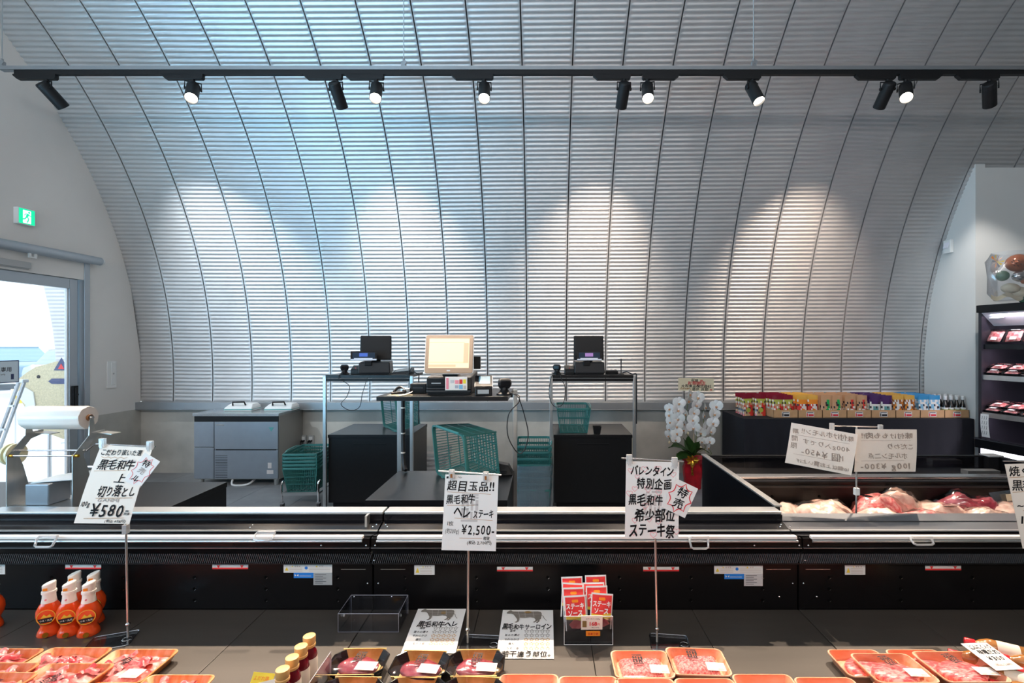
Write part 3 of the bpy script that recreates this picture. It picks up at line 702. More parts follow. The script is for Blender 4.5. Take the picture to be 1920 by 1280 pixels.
# ------------------------------------------------------------------ island freezer behind the low showcase
def island():
    o = thing('island_freezer', 'black island freezer full of bagged meat behind the row of showcases', 'freezer', (2.2, 2.95, 0))
    X = lambda x: x - 2.2; Y = lambda y: y - 2.95
    # tall end panel with its grey top edge
    MB().bx(X(1.15), X(1.172), Y(2.395), Y(3.51), .02, .742).build('end_panel', 'black_gloss', o)
    MB().bx(X(1.143), X(1.180), Y(2.392), Y(3.515), .742, .752).build('end_panel_cap', 'satin_steel', o, bevel=.002)
    MB().bx(X(3.24), X(3.262), Y(2.47), Y(3.51), .02, .742).build('end_panel', 'smoked', o)
    MB().bx(X(3.235), X(3.268), Y(2.47), Y(3.515), .742, .750).build('end_panel_cap', 'black_metal', o)
    MB().bx(X(1.172), X(3.24), Y(2.47), Y(3.50), .02, .36).bx(X(1.172), X(3.24), Y(2.47), Y(2.50), .36, .66).build('cabinet', 'black_metal', o)
    MB().bx(X(1.172), X(3.24), Y(3.13), Y(3.50), .36, .655).build('back_wall', 'black_panel', o)
    MB().bx(X(1.172), X(3.24), Y(2.50), Y(3.13), .36, .45).build('deck', 'deck_steel', o)
    MB().bx(X(1.172), X(3.27), Y(3.16), Y(3.24), .665, .682).build('cover_rail', 'worktop_steel', o, bevel=.004)
    MB().bx(X(1.172), X(3.26), Y(3.15), Y(3.17), .648, .662).build('rail_fascia', 'ledge_dark', o)
    MB().bx(X(1.172), X(3.24), Y(3.12), Y(3.13), .62, .634).build('grille_strip', 'dark_plastic', o)
    MB().bx(X(1.172), X(3.18), Y(3.48), Y(3.486), .655, .742).build('glass_screen', 'smoked', o)
    MB().bx(X(1.172), X(3.18), Y(3.475), Y(3.495), .738, .748).build('screen_top', 'black_metal', o)
    MB().bx(X(3.17), X(3.262), Y(3.44), Y(3.51), .60, .748).build('corner_post', 'black_metal', o)
    MB().bx(X(3.165), X(3.27), Y(3.43), Y(3.515), .746, .757).build('corner_cap', 'grey_plastic', o, bevel=.004)
    MB().bx(X(2.9), X(3.12), Y(3.30), Y(3.36), .655, .684).build('price_rail', 'satin_steel', o)
    hm = MB(); hm.cyl((0, 0, 0), (0, -.004, 0), .009, n=14); me = hm.mesh('peg_hole', 'hole_black')
    for i in range(7): link('peg_hole', me, o, (X(1.48 + .305 * i), Y(3.129), .563))
    return o
island()

# ------------------------------------------------------------------ counters and registers
def cabinet(x0, x1, y0, y1, label, z=.70):
    cx = (x0 + x1) / 2; o = thing('checkout_counter', label, 'counter', (cx, y0, 0)); w = (x1 - x0) / 2; d = y1 - y0
    MB().bx(-w, w, 0, d, z - .03, z).build('worktop', 'black_laminate', o, bevel=.0015)
    MB().bx(-w + .004, w - .004, .01, d - .004, .06, z - .03).build('cabinet_body', 'black_laminate', o)
    MB().bx(-w + .03, w - .03, .05, d - .03, 0, .06).build('plinth', 'black_metal', o)
    MB().bx(-.15, .15, -.012 + .018, .012, z - .10, z - .085).build('pull_slot', 'black_metal', o)
    return o
def stand(x0, x1, yp, y0, y1, z, label):
    """register stand: posts of square tube, a cross bar and a shelf plate"""
    cx = (x0 + x1) / 2; o = thing('register_stand', label, 'stand', (cx, yp, 0)); w = (x1 - x0) / 2
    for s in (-1, 1):
        MB().box((s * w, 0, z / 2 - .004), (.028, .028, z - .008)).build('post', 'aluminium', o, bevel=.002)
        MB().box((s * w, 0, .006), (.09, .16, .012)).build('foot_plate', 'aluminium', o)
    MB().box((0, 0, z - .045), (2 * w - .03, .02, .025)).build('cross_bar', 'black_metal', o)
    MB().bx(-w + .012, w - .012, y0 - yp, y1 - yp, z - .026, z).build('shelf_plate', 'black_laminate', o, bevel=.002)
    return o
cabinet(-2.03, -1.245, 4.53, 5.15, 'black checkout counter with a tipped teal basket on it')
cabinet(.09, .83, 4.53, 5.15, 'black checkout counter with an upright teal basket and small black cup')
cabinet(-.975, -.20, 2.63, 3.24, 'near black checkout counter with a teal basket lying on its side')
cabinet(-3.75, -1.955, 2.47, 2.98, 'long low black packing counter under the plastic bag roll')
stand(-2.045, -1.235, 4.505, 4.49, 4.97, 1.262, 'grey register stand over the counter with the tipped basket')
stand(.067, .845, 4.505, 4.49, 4.97, 1.262, 'grey register stand over the counter with the black cup')
stand(-.975, -.195, 3.262, 2.77, 3.29, 1.250, 'nearest register stand carrying the lit touch screen')

def rear_pos(x, y, z, rz, label, dx, mt):
    o = thing('register_terminal', label, 'register', (x, y, z), rz)
    b = MB(); b.loft([[(-.145, 0, .012), (.145, 0, .012), (.145, .30, .012), (-.145, .30, .012)], [(-.140, .012, .115), (.140, .012, .115), (.14, .27, .125), (-.14, .27, .125)]]); b.build('base_unit', 'dark_plastic', o, bevel=.008)
    MB().bx(-.135, .135, .01, .29, 0, .012).build('foot_rail', 'black_metal', o)
    MB().bx(-.06 + dx * .3, .005 + dx * .3, -.008, .03, .085, .128).build('display_hinge', 'black_plastic', o, bevel=.003)
    m = MB(); m.loft([[(-.146, .10, .135), (.146, .10, .135), (.146, .125, .135), (-.146, .125, .135)], [(-.143, .12, .37), (.143, .12, .37), (.143, .155, .37), (-.143, .155, .37)]])
    m.build('monitor', 'black_plastic', o, bevel=.010, seg=3)
    MB().box((0, .16, .16), (.08, .06, .12)).build('monitor_neck', 'black_plastic', o)
    r = Matrix.Rotation(-.15, 4, 'X'); c = MB(); c.box((0, 0, 0), (.235, .02, .088)); d = c.build('customer_display', 'black_gloss', o, bevel=.003); d.matrix_local = Matrix.Translation((dx, -.01, .178)) @ r
    q = MB(); q.bx(-.10, .10, -.0115, -.0105, -.025, .03); q.build('display_glass', 'screen_dark', d)
    q = MB(); q.bx(-.04, .035, -.0125, -.0115, -.008, .025); q.build('display_glow', mt, d)
    q = MB(); q.bx(-.115, .115, -.012, -.0105, -.044, -.030).bx(-.085, .08, -.0128, -.012, -.040, -.022); q.build('display_label', 'fridge_white', d)
    txt(d, '01234567', 0, -.031, .013, 'ink', Matrix.Rotation(PI / 2, 4, 'X') @ Matrix.Translation((0, 0, .0132)), bold=0) if False else None
    return o
rear_pos(-1.605, 4.56, 1.262, .20, 'black register terminal with its back turned, over the tipped basket', -.09, 'screen_blue')
rear_pos(.432, 4.56, 1.262, 0, 'black register terminal with a violet glowing customer display', -.005, 'screen_violet')

def cable_pts(pts, n=8):
    pts = [Vector(p) for p in pts]; out = []
    for i in range(len(pts) - 1):
        p0, p1, p2, p3 = pts[max(i - 1, 0)], pts[i], pts[i + 1], pts[min(i + 2, len(pts) - 1)]
        for k in range(n):
            t = k / n; out.append(.5 * ((2 * p1) + (p2 - p0) * t + (2 * p0 - 5 * p1 + 4 * p2 - p3) * t * t + (3 * p1 - p0 - 3 * p2 + p3) * t ** 3))
    return out + [pts[-1]]
def scanner(x, y, z, rz, label, loop, s=1):
    o = thing('barcode_scanner', label, 'scanner', (x, y, z), rz)
    b = MB(); b.lathe([(.045, 0), (.045, .008), (.035, .014), (.022, .03), (.02, .045)], 18, Matrix.Diagonal((s, s, s, 1))); b.build('cradle', 'black_plastic', o, True)
    h = MB(); h.loft([[(dx * w * s, (dy * .5 * w + cy) * s, cz * s) for dx, dy in ((-1, -1), (1, -1), (1, 1), (-1, 1))] for w, cy, cz in ((.028, .0, .035), (.036, -.008, .055), (.038, -.012, .078), (.026, -.004, .094))])
    h.build('scan_head', 'dark_plastic', o, bevel=.008, seg=3)
    MB().box((0, -.030 * s, .066 * s), (.05 * s, .006, .026 * s)).build('scan_window', 'black_gloss', o)
    if loop: MB().tube(cable_pts(loop), .0032, 6).build('cord', 'cable', o, True)
    return o
# cords hang in a loop under the shelf plates
scanner(-1.90, 4.60, 1.262, .3, 'black scanner in its cradle on the stand over the tipped basket', [(0, .0, .012), (-.03, -.09, .006), (-.035, -.125, -.03), (.05, -.12, -.10), (.03, -.115, -.2), (-.02, -.12, -.27), (.06, -.12, -.33), (.14, -.12, -.30), (.165, -.12, -.18), (.2, -.12, -.06), (.22, -.11, .004), (.2, -.02, .01)])
scanner(.125, 4.62, 1.262, -.3, 'black scanner in its cradle at the edge of the single register stand', [(0, 0, .012), (.0, -.13, .006), (-.02, -.16, -.05), (-.03, -.155, -.20), (.02, -.15, -.29), (.10, -.15, -.26), (.12, -.15, -.12), (.08, -.14, -.03), (.07, -.12, .004), (.08, -.03, .01)])
scanner(-.235, 2.86, 1.250, .3, 'black scanner hanging its cord in a long loop beside the touch screen', [(0, 0, .012), (.05, -.08, .006), (.06, -.115, -.03), (.0, -.115, -.10), (-.005, -.115, -.22), (.05, -.115, -.32), (.09, -.115, -.31), (.115, -.115, -.22), (.09, -.115, -.10), (.065, -.11, -.02), (.065, -.09, .004), (.03, -.03, .01)], 1.05)
def reader(x, y, z, rz, label):
    o = thing('card_reader', label, 'card reader', (x, y, z), rz)
    b = MB(); b.loft([[(-.05, 0, 0), (.05, 0, 0), (.05, .10, 0), (-.05, .10, 0)], [(-.048, .004, .05), (.048, .004, .05), (.048, .10, .085), (-.048, .10, .085)]]); b.build('case', 'black_plastic', o, bevel=.006)
    MB().box((0, -.001, .028), (.06, .004, .006)).build('slot', 'dark_gap', o); MB().cyl((0, -.002, .06), (0, .002, .06), .004).build('status_light', 'sticker_red', o)
    return o
reader(-1.795, 4.60, 1.262, .1, 'small black card reader between scanner and terminal over the tipped basket')
reader(.245, 4.60, 1.262, 0, 'small black card reader on the single register stand')
o = thing('keypad_box', 'sloped grey keypad box at the end of the stand over the tipped basket', 'keypad', (-1.36, 4.62, 1.262), .1)
MB().loft([[(-.10, 0, 0), (.09, 0, 0), (.09, .16, 0), (-.10, .16, 0)], [(-.09, .01, .018), (.09, .01, .03), (.09, .15, .06), (-.09, .15, .035)]]).build('case', 'dark_plastic', o, bevel=.003)
MB().loft([[(-.07, .02, .022), (.07, .02, .034), (.07, .13, .058), (-.07, .13, .036)], [(-.07, .02, .026), (.07, .02, .038), (.07, .13, .062), (-.07, .13, .040)]]).build('key_plate', 'grey_plastic', o)
o = thing('receipt_tray', 'flat black tray with crumpled clear film on the single register stand', 'tray', (.655, 4.62, 1.262))
MB().bx(-.055, .055, 0, .12, 0, .032).build('tray_body', 'black_plastic', o, bevel=.004); MB().grid(lambda u, v: (-.05 + .1 * u, .01 + .09 * v, .034 + .02 * abs(mnoise.noise((u * 4, v * 4, 2)))), 6, 6).build('film', 'wrap', o)
for x, lab in ((-1.285, 'thin black antenna at the end of the stand over the tipped basket'), (.735, 'thin black antenna with trailing cord on the single register stand')):
    o = thing('antenna', lab, 'antenna', (x, 4.60, 1.262)); MB().cyl((0, 0, 0), (0, 0, .008), .03, n=16).build('base', 'black_plastic', o)
    MB().cyl((0, 0, .008), (0, 0, .15), .005, n=8).box((-.01, 0, .137), (.045, .006, .006)).build('mast', 'black_plastic', o); MB().tube(cable_pts([(.01, 0, .014), (.05, -.02, .025), (.095, -.05, .006), (.122, -.11, .01), (.123, -.123, -.06), (.123, -.123, -.45)]), .006).build('cord', 'cable', o, True)

# the near register with its lit touch screen
def near_pos():
    o = thing('touch_register', 'register with a bright touch screen in a champagne bezel bronzed by lamp glare on the nearest stand', 'register', (-.565, 2.86, 1.250))
    b = MB(); b.loft([[(-.135, 0, .01), (.135, 0, .01), (.135, .30, .01), (-.135, .30, .01)], [(-.132, .02, .105), (.132, .02, .105), (.132, .28, .13), (-.132, .28, .13)]]); b.build('base_unit', 'dark_plastic', o, bevel=.007)
    MB().bx(-.125, .125, .004, .28, 0, .01).build('foot_rail', 'black_metal', o)
    MB().bx(-.13, -.02, -.006, .02, .045, .10).build('printer_door', 'black_plastic', o, bevel=.004); MB().bx(-.10, -.045, -.010, -.005, .066, .072).build('paper_slot', 'grey_plastic', o)
    MB().bx(-.132, .13, -.004, .01, .03, .034).build('drawer_seam', 'black_gloss', o)
    M, w, h = frame(Vector((-.142, .035, .355)), Vector((.142, .035, .355)), Vector((-.142, -.012, .128)))
    m = MB(); m.prism([(x + w / 2, y - h / 2) for x, y in rrect(w, h, .012)], -.022, 0); k = m.build('screen_bezel', 'bezel', o, bevel=.003); k.matrix_local = M
    m = MB(); m.prism([(x + w / 2, y - h / 2) for x, y in rrect(w + .006, h + .006, .014)], -.020, -.006); m.build('bezel_rim', 'aluminium', k)
    q = MB(); rect(q, .022, -h + .032, w - .022, -.022, z=.001); q.build('display', 'screen_lit_glare', k)
    q = MB()
    for y in (.045, .165): rect(q, .022, -y - .003, w - .05, -y, z=.0014)
    rect(q, .022, -h + .038, w - .10, -h + .052, z=.0014); rect(q, w - .055, -.17, w - .026, -.05, z=.0014); q.build('screen_layout', 'screen_line', k)
    q = MB(); rect(q, w / 2 - .01, -h + .012, w / 2 + .01, -h + .02, z=.001); q.build('maker_badge', 'aluminium', k)
    MB().box((.0, .09, .16), (.09, .10, .10)).build('monitor_neck', 'black_plastic', o)
    MB().bx(.142, .18, .05, .08, .15, .225).build('card_swipe', 'black_plastic', o)
    c = MB(); c.bx(-.018, .112, -.013, -.010, .028, .108); cd = c.build('promo_card', 'paper_warm', o)
    for i, (x, z, a, bb, mt) in enumerate(((-.012, .035, .014, .066, 'ink_pink'), (.012, .070, .022, .018, 'ink_grey'), (.040, .066, .022, .022, 'ink_pink'), (.066, .066, .018, .026, 'pouch_red'), (.088, .068, .016, .024, 'price_yellow'), (.040, .040, .02, .018, 'pouch_silver'), (.064, .036, .022, .024, 'pouch_sky'), (.09, .036, .016, .02, 'ink_faint'))):
        MB().bx(x, x + a, -.0145, -.013, z, z + bb).build('card_print', mt, cd)
    return o
near_pos()
o = thing('payment_terminal', 'grey payment terminal with a small screen beside the touch screen register', 'payment terminal', (-.350, 2.80, 1.250), .12)
MB().loft([[(-.05, 0, 0), (.05, 0, 0), (.05, .12, 0), (-.05, .12, 0)], [(-.048, .006, .045), (.048, .006, .045), (.048, .12, .10), (-.048, .12, .10)]]).build('case', 'black_plastic', o, bevel=.005)
M, w, h = frame(Vector((-.05, .118, .106)), Vector((.05, .118, .106)), Vector((-.05, .0, .050)))
q = MB(); q.prism([(x + w / 2, y - h / 2) for x, y in rrect(w, h, .008)], 0, .006); k = q.build('top_frame', 'black_gloss', o); k.matrix_local = M
q = MB(); rect(q, .022, -h + .03, w - .012, -.012, z=.0068); q.build('screen', 'terminal_screen', k)
q = MB(); q.prism([(x + w / 2, y - h / 2) for x, y in rrect(w + .005, h + .005, .01)], -.002, .003); q.build('frame_rim', 'chrome', k)
MB().bx(-.035, .03, -.003, .004, .012, .036).build('slot_label', 'grey_plastic', o)
o = thing('handset_box', 'small black box left of the touch screen register', 'box', (-.765, 2.93, 1.250)); MB().bx(-.05, .05, 0, .1, 0, .06).build('case', 'black_plastic', o, bevel=.005); MB().bx(-.03, .03, -.002, .002, .03, .04).build('slot', 'dark_gap', o)
o = thing('tape_roll', 'blue-grey tape roll at the near edge of the touch screen stand', 'tape', (-.842, 2.93, 1.251)); MB().lathe([(.018, 0), (.028, 0), (.028, .03), (.018, .03)], 20).build('tape', 'sign_blue_pale', o, True); MB().lathe([(.015, .001), (.018, .001), (.018, .029), (.015, .029)], 20, cap0=False, cap1=False).build('core', 'white_plastic', o)
o = thing('wired_headset', 'black corded headset lying beside the paper slips', 'headset', (-.872, 2.85, 1.252)); MB().tube(cable_pts([(-.03, .05, .012), (-.01, .075, .035), (.02, .07, .03), (.035, .04, .012), (.0, .02, .008), (-.03, .0, .006)]), .008, 8).build('band', 'black_plastic', o, True); MB().sphere((.035, .04, .014), (.014, .014, .014)).build('ear_piece', 'dark_plastic', o, True)
for i, (x, y, r, lab) in enumerate(((-.815, 2.82, .25, 'cream paper slip with small print at the near edge of the touch screen stand'), (-.868, 2.835, -.15, 'second cream slip lying partly off beside the headset'))):
    o = thing('paper_slip', lab, 'paper', (x, y, 1.251), r); MB().bx(-.045, .045, -.03, .03, 0, .001).build('sheet', 'label_cream', o)
    if i == 0: MB().grid(lambda u, v: (-.03 + .075 * u, -.03 + .06 * v, .002 + .02 * u * u), 6, 2).build('curled_sheet', 'paper_warm', o)
o = thing('cable_bundle', 'black cable bundle tied along the post of the nearest register stand', 'cable', (-.945, 3.235, 0))
MB().tube([(.0, 0, 1.222), (.0, 0, 1.05), (.002, 0, .80), (.012, -.01, .74), (.03, -.04, .715)], .013, 10).build('cable_run', 'cable', o, True)
for z in (1.12, .95, .82): MB().lathe([(.0145, z), (.0155, z + .004), (.0145, z + .008)], 12).build('cable_tie', 'paper_warm', o)

# ------------------------------------------------------------------ ice machine and things on it
def ice():
    o = thing('ice_machine', 'grey steel undercounter ice machine with dark worktop by the concrete wall', 'ice machine', (-3.355, 5.26, 0))
    w = .471; k = .115
    MB().bx(-w, w, -.01, .52, .765, .798).build('worktop', 'worktop_steel', o, bevel=.003)
    MB().bx(-w + .012, w - .005, .012, .515, .075, .765).build('housing', 'appliance_side', o)
    MB().bx(-w + .012, w - .012, .004, .014, .705, .762).build('vent_strip', 'black_metal', o)
    xa = -w + .016; xm = -w + .235; xb = w - .012
    for x0, x1, z0, z1, n in ((xa, xm - .003, .43, .705, 'side_panel'), (xa, xm - .003, .085, .425, 'side_panel'), (xm + .003, xb, .405, .705, 'ice_door'), (xm + .003, xb, .085, .398, 'lower_panel')):
        MB().bx(x0, x1, -.006, .012, z0, z1).build(n, 'appliance_grey', o, bevel=.003)
    MB().bx(xm + .02, xb - .02, -.008, .0, .395, .408).build('door_grip', 'black_metal', o)
    MB().bx(xm + .02, xm + .11, -.009, -.006, .668, .676).build('name_badge', 'chrome', o)
    s = MB()
    for i in range(14): s.bx(xm + .015, xm + .145, -.0085, -.006, .10 + i * .018, .104 + i * .018)
    s.build('louvres', 'dark_plastic', o)
    q = MB(); q.prism([(xb - .10, .645), (xb - .045, .645), (xb - .072, .60)], .0065, .0085, Matrix.Rotation(PI / 2, 4, 'X')); q.build('efficiency_sticker', 'basket_light', o)
    q = MB(); q.bx(xb - .12, xb - .05, -.008, -.006, .14, .18).bx(xb - .11, xb - .07, -.008, -.006, .20, .26); q.build('spec_sticker', 'ink_grey', o)
    for x in (-w + .06, w - .06):
        for y in (.05, .47): MB().cyl((x, y, 0), (x, y, .075), .02, .026, n=12).build('leg', 'satin_steel', o, True)
    MB().tube(cable_pts([(-.05, .02, .07), (-.04, .0, .02), (.06, .0, .012), (.14, .02, .03), (.15, .1, .06)]), .011, 8).build('drain_hose', 'white_plastic', o, True)
ice()
def carry_case(x, lab):
    o = thing('carry_case', lab, 'case', (x, 5.42, .798), .05)
    b = MB(); b.loft([[(-.155, 0, 0), (.155, 0, 0), (.155, .20, 0), (-.155, .20, 0)], [(-.150, .0, .035), (.150, .0, .035), (.150, .20, .05), (-.150, .20, .05)], [(-.12, .06, .075), (.13, .06, .075), (.13, .17, .080), (-.12, .17, .080)]]); b.build('shell', 'white_plastic', o, bevel=.010, seg=3)
    MB().bx(-.154, .154, -.004, .198, .012, .022).build('band', 'basket_light', o, bevel=.004)
    MB().tube([(-.07, .03, .060), (-.065, .02, .098), (.06, .02, .100), (.07, .03, .064)], .009, 8).build('handle', 'black_plastic', o, True)
carry_case(-3.44, 'white case with a black handle in the middle of the ice machine top'); carry_case(-2.99, 'white case with a black handle at the corner of the ice machine top')
for x, lab in ((-2.875, 'wall socket with plugs, half hidden by the ice machine'), (-2.785, 'grey double wall socket with black plugs on the concrete wall')):
    o = thing('wall_socket', lab, 'socket', (x, 5.79, .40)); MB().box((0, -.015, 0), (.07, .03, .12)).build('box', 'grey_plastic', o, bevel=.004); MB().box((0, -.032, .01), (.04, .004, .07)).build('face_plate', 'white_plastic', o)
    for k in (-1, 1): MB().cyl((k * .012, -.034, .0), (k * .012, -.065, -.01), .011, n=10).build('plug', 'black_plastic', o); MB().tube(cable_pts([(k * .012, -.065, -.01), (k * .02, -.08, -.08), (k * .03, -.06, -.2), (k * .03 - .02, -.05, -.37)]), .006).build('cord', 'cable', o, True)

# ------------------------------------------------------------------ shopping baskets
BW, BL, BH = .315, .45, .245
def make_basket(label, mt='basket_teal', w=1, detail=True):
    o = thing('shopping_basket', label, 'basket')
    def wall(u, t):   # u around the wall 0..4, t height 0..1
        k = .80 + .20 * t; hw, hl = BW / 2 * k, BL / 2 * k; s = int(u) % 4; f = (u - int(u)) * 2 - 1
        return [(f * hw, -hl), (hw, f * hl), (-f * hw, hl), (-hw, -f * hl)][s]
    def pt(u, t): x, y = wall(u, t); return Vector((x, y, t * BH))
    fl = MB(); b = [(x, y) for x, y in rrect(BW * .8, BL * .8, .02)]
    for i in range(9):
        y = -BL * .4 + BL * .8 * (i + .5) / 9; fl.bx(-BW * .4, BW * .4, y - .007, y + .007, 0, .004)
    for x in (-.10, -.05, 0, .05, .10): fl.bx(x - .004, x + .004, -BL * .4, BL * .4, .001, .006)
    fl.build('base_grid', mt, o)
    sl = MB()
    for s in range(4):
        n = 17 if s % 2 == 0 else 23
        for i in range(n + 1):
            u = s + min(.999, i / n); a, c = pt(u, 0), pt(u, .97); sl.tube([a, c], .0026 if 0 < i < n else .006, 4)
    for t in (.02, .33, .62): sl.tube([pt(u, t) for u in (0, .999, 1, 1.999, 2, 2.999, 3, 3.999)], .0042, 4)
    sl.build('lattice_walls', mt, o)
    rim = MB(); R = [[(x * k, y * k, z) for x, y in rrect(BW * 1.0, BL * 1.0, .035, 5)] for k, z in ((.985, BH - .022), (1.03, BH - .021), (1.045, BH - .006), (1.035, BH), (.985, BH), (.98, BH - .022))]
    rim.loft(R, False, False); rim.build('rim', mt if w else mt, o, True)
    for s in (-1, 1):
        h = MB(); h.tube(cable_pts([(s * BW / 2 * 1.03, -.16, BH - .01), (s * (BW / 2 + .012), -.10, BH + .006), (s * (BW / 2 + .014), .10, BH + .006), (s * BW / 2 * 1.03, .16, BH - .01)], 4), .006, 6); h.build('handle', 'basket_light', o, True)
    return o
def basis(x, y, z, loc):
    return Matrix(((x[0], y[0], z[0], loc[0]), (x[1], y[1], z[1], loc[1]), (x[2], y[2], z[2], loc[2]), (0, 0, 0, 1)))
bk = make_basket('upright teal shopping basket on the counter with the black cup'); bk.location = (.285, 4.80, .7005)
bk2 = make_basket('teal shopping basket lying on its side on the near counter', 'basket_teal')
def lie(o, yaw, x, y, ztop, k=.10, roll=0):
    yv = Vector((math.sin(yaw), math.cos(yaw), 0)); zv = Vector((-math.cos(yaw), math.sin(yaw), 0)); xv = Vector((0, 0, 1))
    R = Matrix.Rotation(k, 4, yv); xv, zv = R @ xv, R @ zv
    M = basis(xv, yv, zv, (0, 0, 0)); Q = Matrix.Rotation(roll, 4, zv) @ M
    lo = min((Q @ Vector((sx * BW * .525 * kk, sy * BL * .525 * kk, zz_))).z for sx in (-1, 1) for sy in (-1, 1) for kk, zz_ in ((.8, 0), (1, BH)))
    c = Q @ Vector((0, 0, BH)); Q.translation = Vector((x, y, ztop - lo)) - Vector((c.x, c.y, 0)); o.matrix_world = Q
lie(bk2, -.62, -.585, 2.96, .7005, -.10)
bk3 = dup(bk, 'teal shopping basket tipped on its side on the counter behind the cable post'); lie(bk3, -.62, -1.545, 4.80, .7005, -.10)
def stack(x, y, z0, n, rz, dz, labels, group):
    for i in range(n):
        dup(bk, labels(i), (x, y, z0 + i * dz), rz, group)
ordn = ['lowest', 'second', 'third', 'fourth', 'fifth', 'sixth', 'seventh', 'topmost']
stack(-2.32, 4.78, .14, 5, .06, .033, lambda i: 'teal basket on the wheeled rack, ' + ('topmost and empty of its stack' if i == 4 else ordn[i] + ' from the floor'), 'teal baskets on the wheeled rack')
stack(-.10, 4.56, .002, 8, 0, .056, lambda i: 'teal basket in the bagged pile beside the single register, ' + ('topmost' if i == 7 else ordn[i] + ' from the floor'), 'teal baskets in the plastic bag')
# the plastic bag around the pile
def bag(name, x, y, w, l, h, label, mt='poly_bag', seed=0):
    o = thing(name, label, 'bag', (x, y, 0)); rings = []
    for j in range(15):
        t = j / 14; ring = []
        for i in range(48):
            a = 2 * PI * i / 48; c, s_ = math.cos(a), math.sin(a); e = .28
            px = w / 2 * math.copysign(abs(c) ** e, c); py = l / 2 * math.copysign(abs(s_) ** e, s_)
            k = 1 + .035 * mnoise.noise((c * 3, s_ * 3, t * 5 + seed)) + .02 * mnoise.noise((c * 9, s_ * 9, t * 12 + seed)); k *= .88 + .14 * t
            ring.append((px * k, py * k, .003 + h * t + (.012 * mnoise.noise((c * 5, s_ * 5, seed)) if j == 14 else 0)))
        rings.append(ring)
    MB().loft(rings, True, False).build('film', mt, o, True, ang=25)
    return o
bag('plastic_bag', -.10, 4.56, .36, .50, .46, 'blue-tinted clear plastic bag around the pile of baskets')
o = thing('basket_rack', 'chrome wheeled rack under the stack of teal baskets', 'rack', (-2.32, 4.78, 0), .06)
for sx in (-1, 1):
    for sy in (-1, 1):
        MB().tube([(sx * .168, sy * .215, .055), (sx * .168, sy * .215, .22), (sx * .168, sy * .205, .245), (sx * .168, sy * .18, .25)], .010, 8).build('leg', 'chrome', o, True)
        MB().cyl((sx * .168 - .011, sy * .215 + .012, .026), (sx * .168 + .011, sy * .215 + .012, .026), .026, n=16).build('caster_wheel', 'tyre', o, True); MB().box((sx * .168, sy * .215 + .004, .052), (.03, .03, .018)).build('caster_fork', 'chrome', o)
    MB().bx(sx * .168 - .004, sx * .168 + .004, -.21, .21, .125, .137).build('side_bar', 'chrome', o)
for sy in (-1, 1): MB().bx(-.168, .168, sy * .215 - .004, sy * .215 + .004, .12, .15).build('cross_bar', 'aluminium', o)
o = thing('small_cup', 'small black square cup at the front of the counter with the upright basket', 'cup', (.505, 4.60, .7005)); MB().loft([[(sx * .028, sy * .028, 0) for sx, sy in ((-1, -1), (1, -1), (1, 1), (-1, 1))], [(sx * .038, sy * .038, .068) for sx, sy in ((-1, -1), (1, -1), (1, 1), (-1, 1))]], True, False).build('cup_wall', 'black_plastic', o); MB().bx(-.030, .030, -.030, .030, .05, .054).build('insert', 'dark_plastic', o)
o = thing('wedge_holder', 'black wedge holder behind the lying basket on the near counter', 'holder', (-.262, 3.17, .7005)); MB().loft([[(-.06, -.05, 0), (.06, -.05, 0), (.06, .05, 0), (-.06, .05, 0)], [(-.04, -.03, .075), (.03, -.03, .06), (.03, .04, .06), (-.04, .04, .075)]]).build('body', 'black_plastic', o, bevel=.004); MB().bx(-.02, .02, -.052, -.045, .015, .03).build('tab', 'dark_plastic', o)
b4 = bag('basket_bundle', -1.24, 5.42, .34, .44, .36, 'pale bundle in clear film on the floor behind the counters', 'wrap', 3)
for i in range(4): MB().loft([[(x, y, .10 + .06 * i + dz) for x, y in rrect(.28, .38, .03)] for dz in (0, .02)], False, False).build('rim', 'ink_grey', b4)

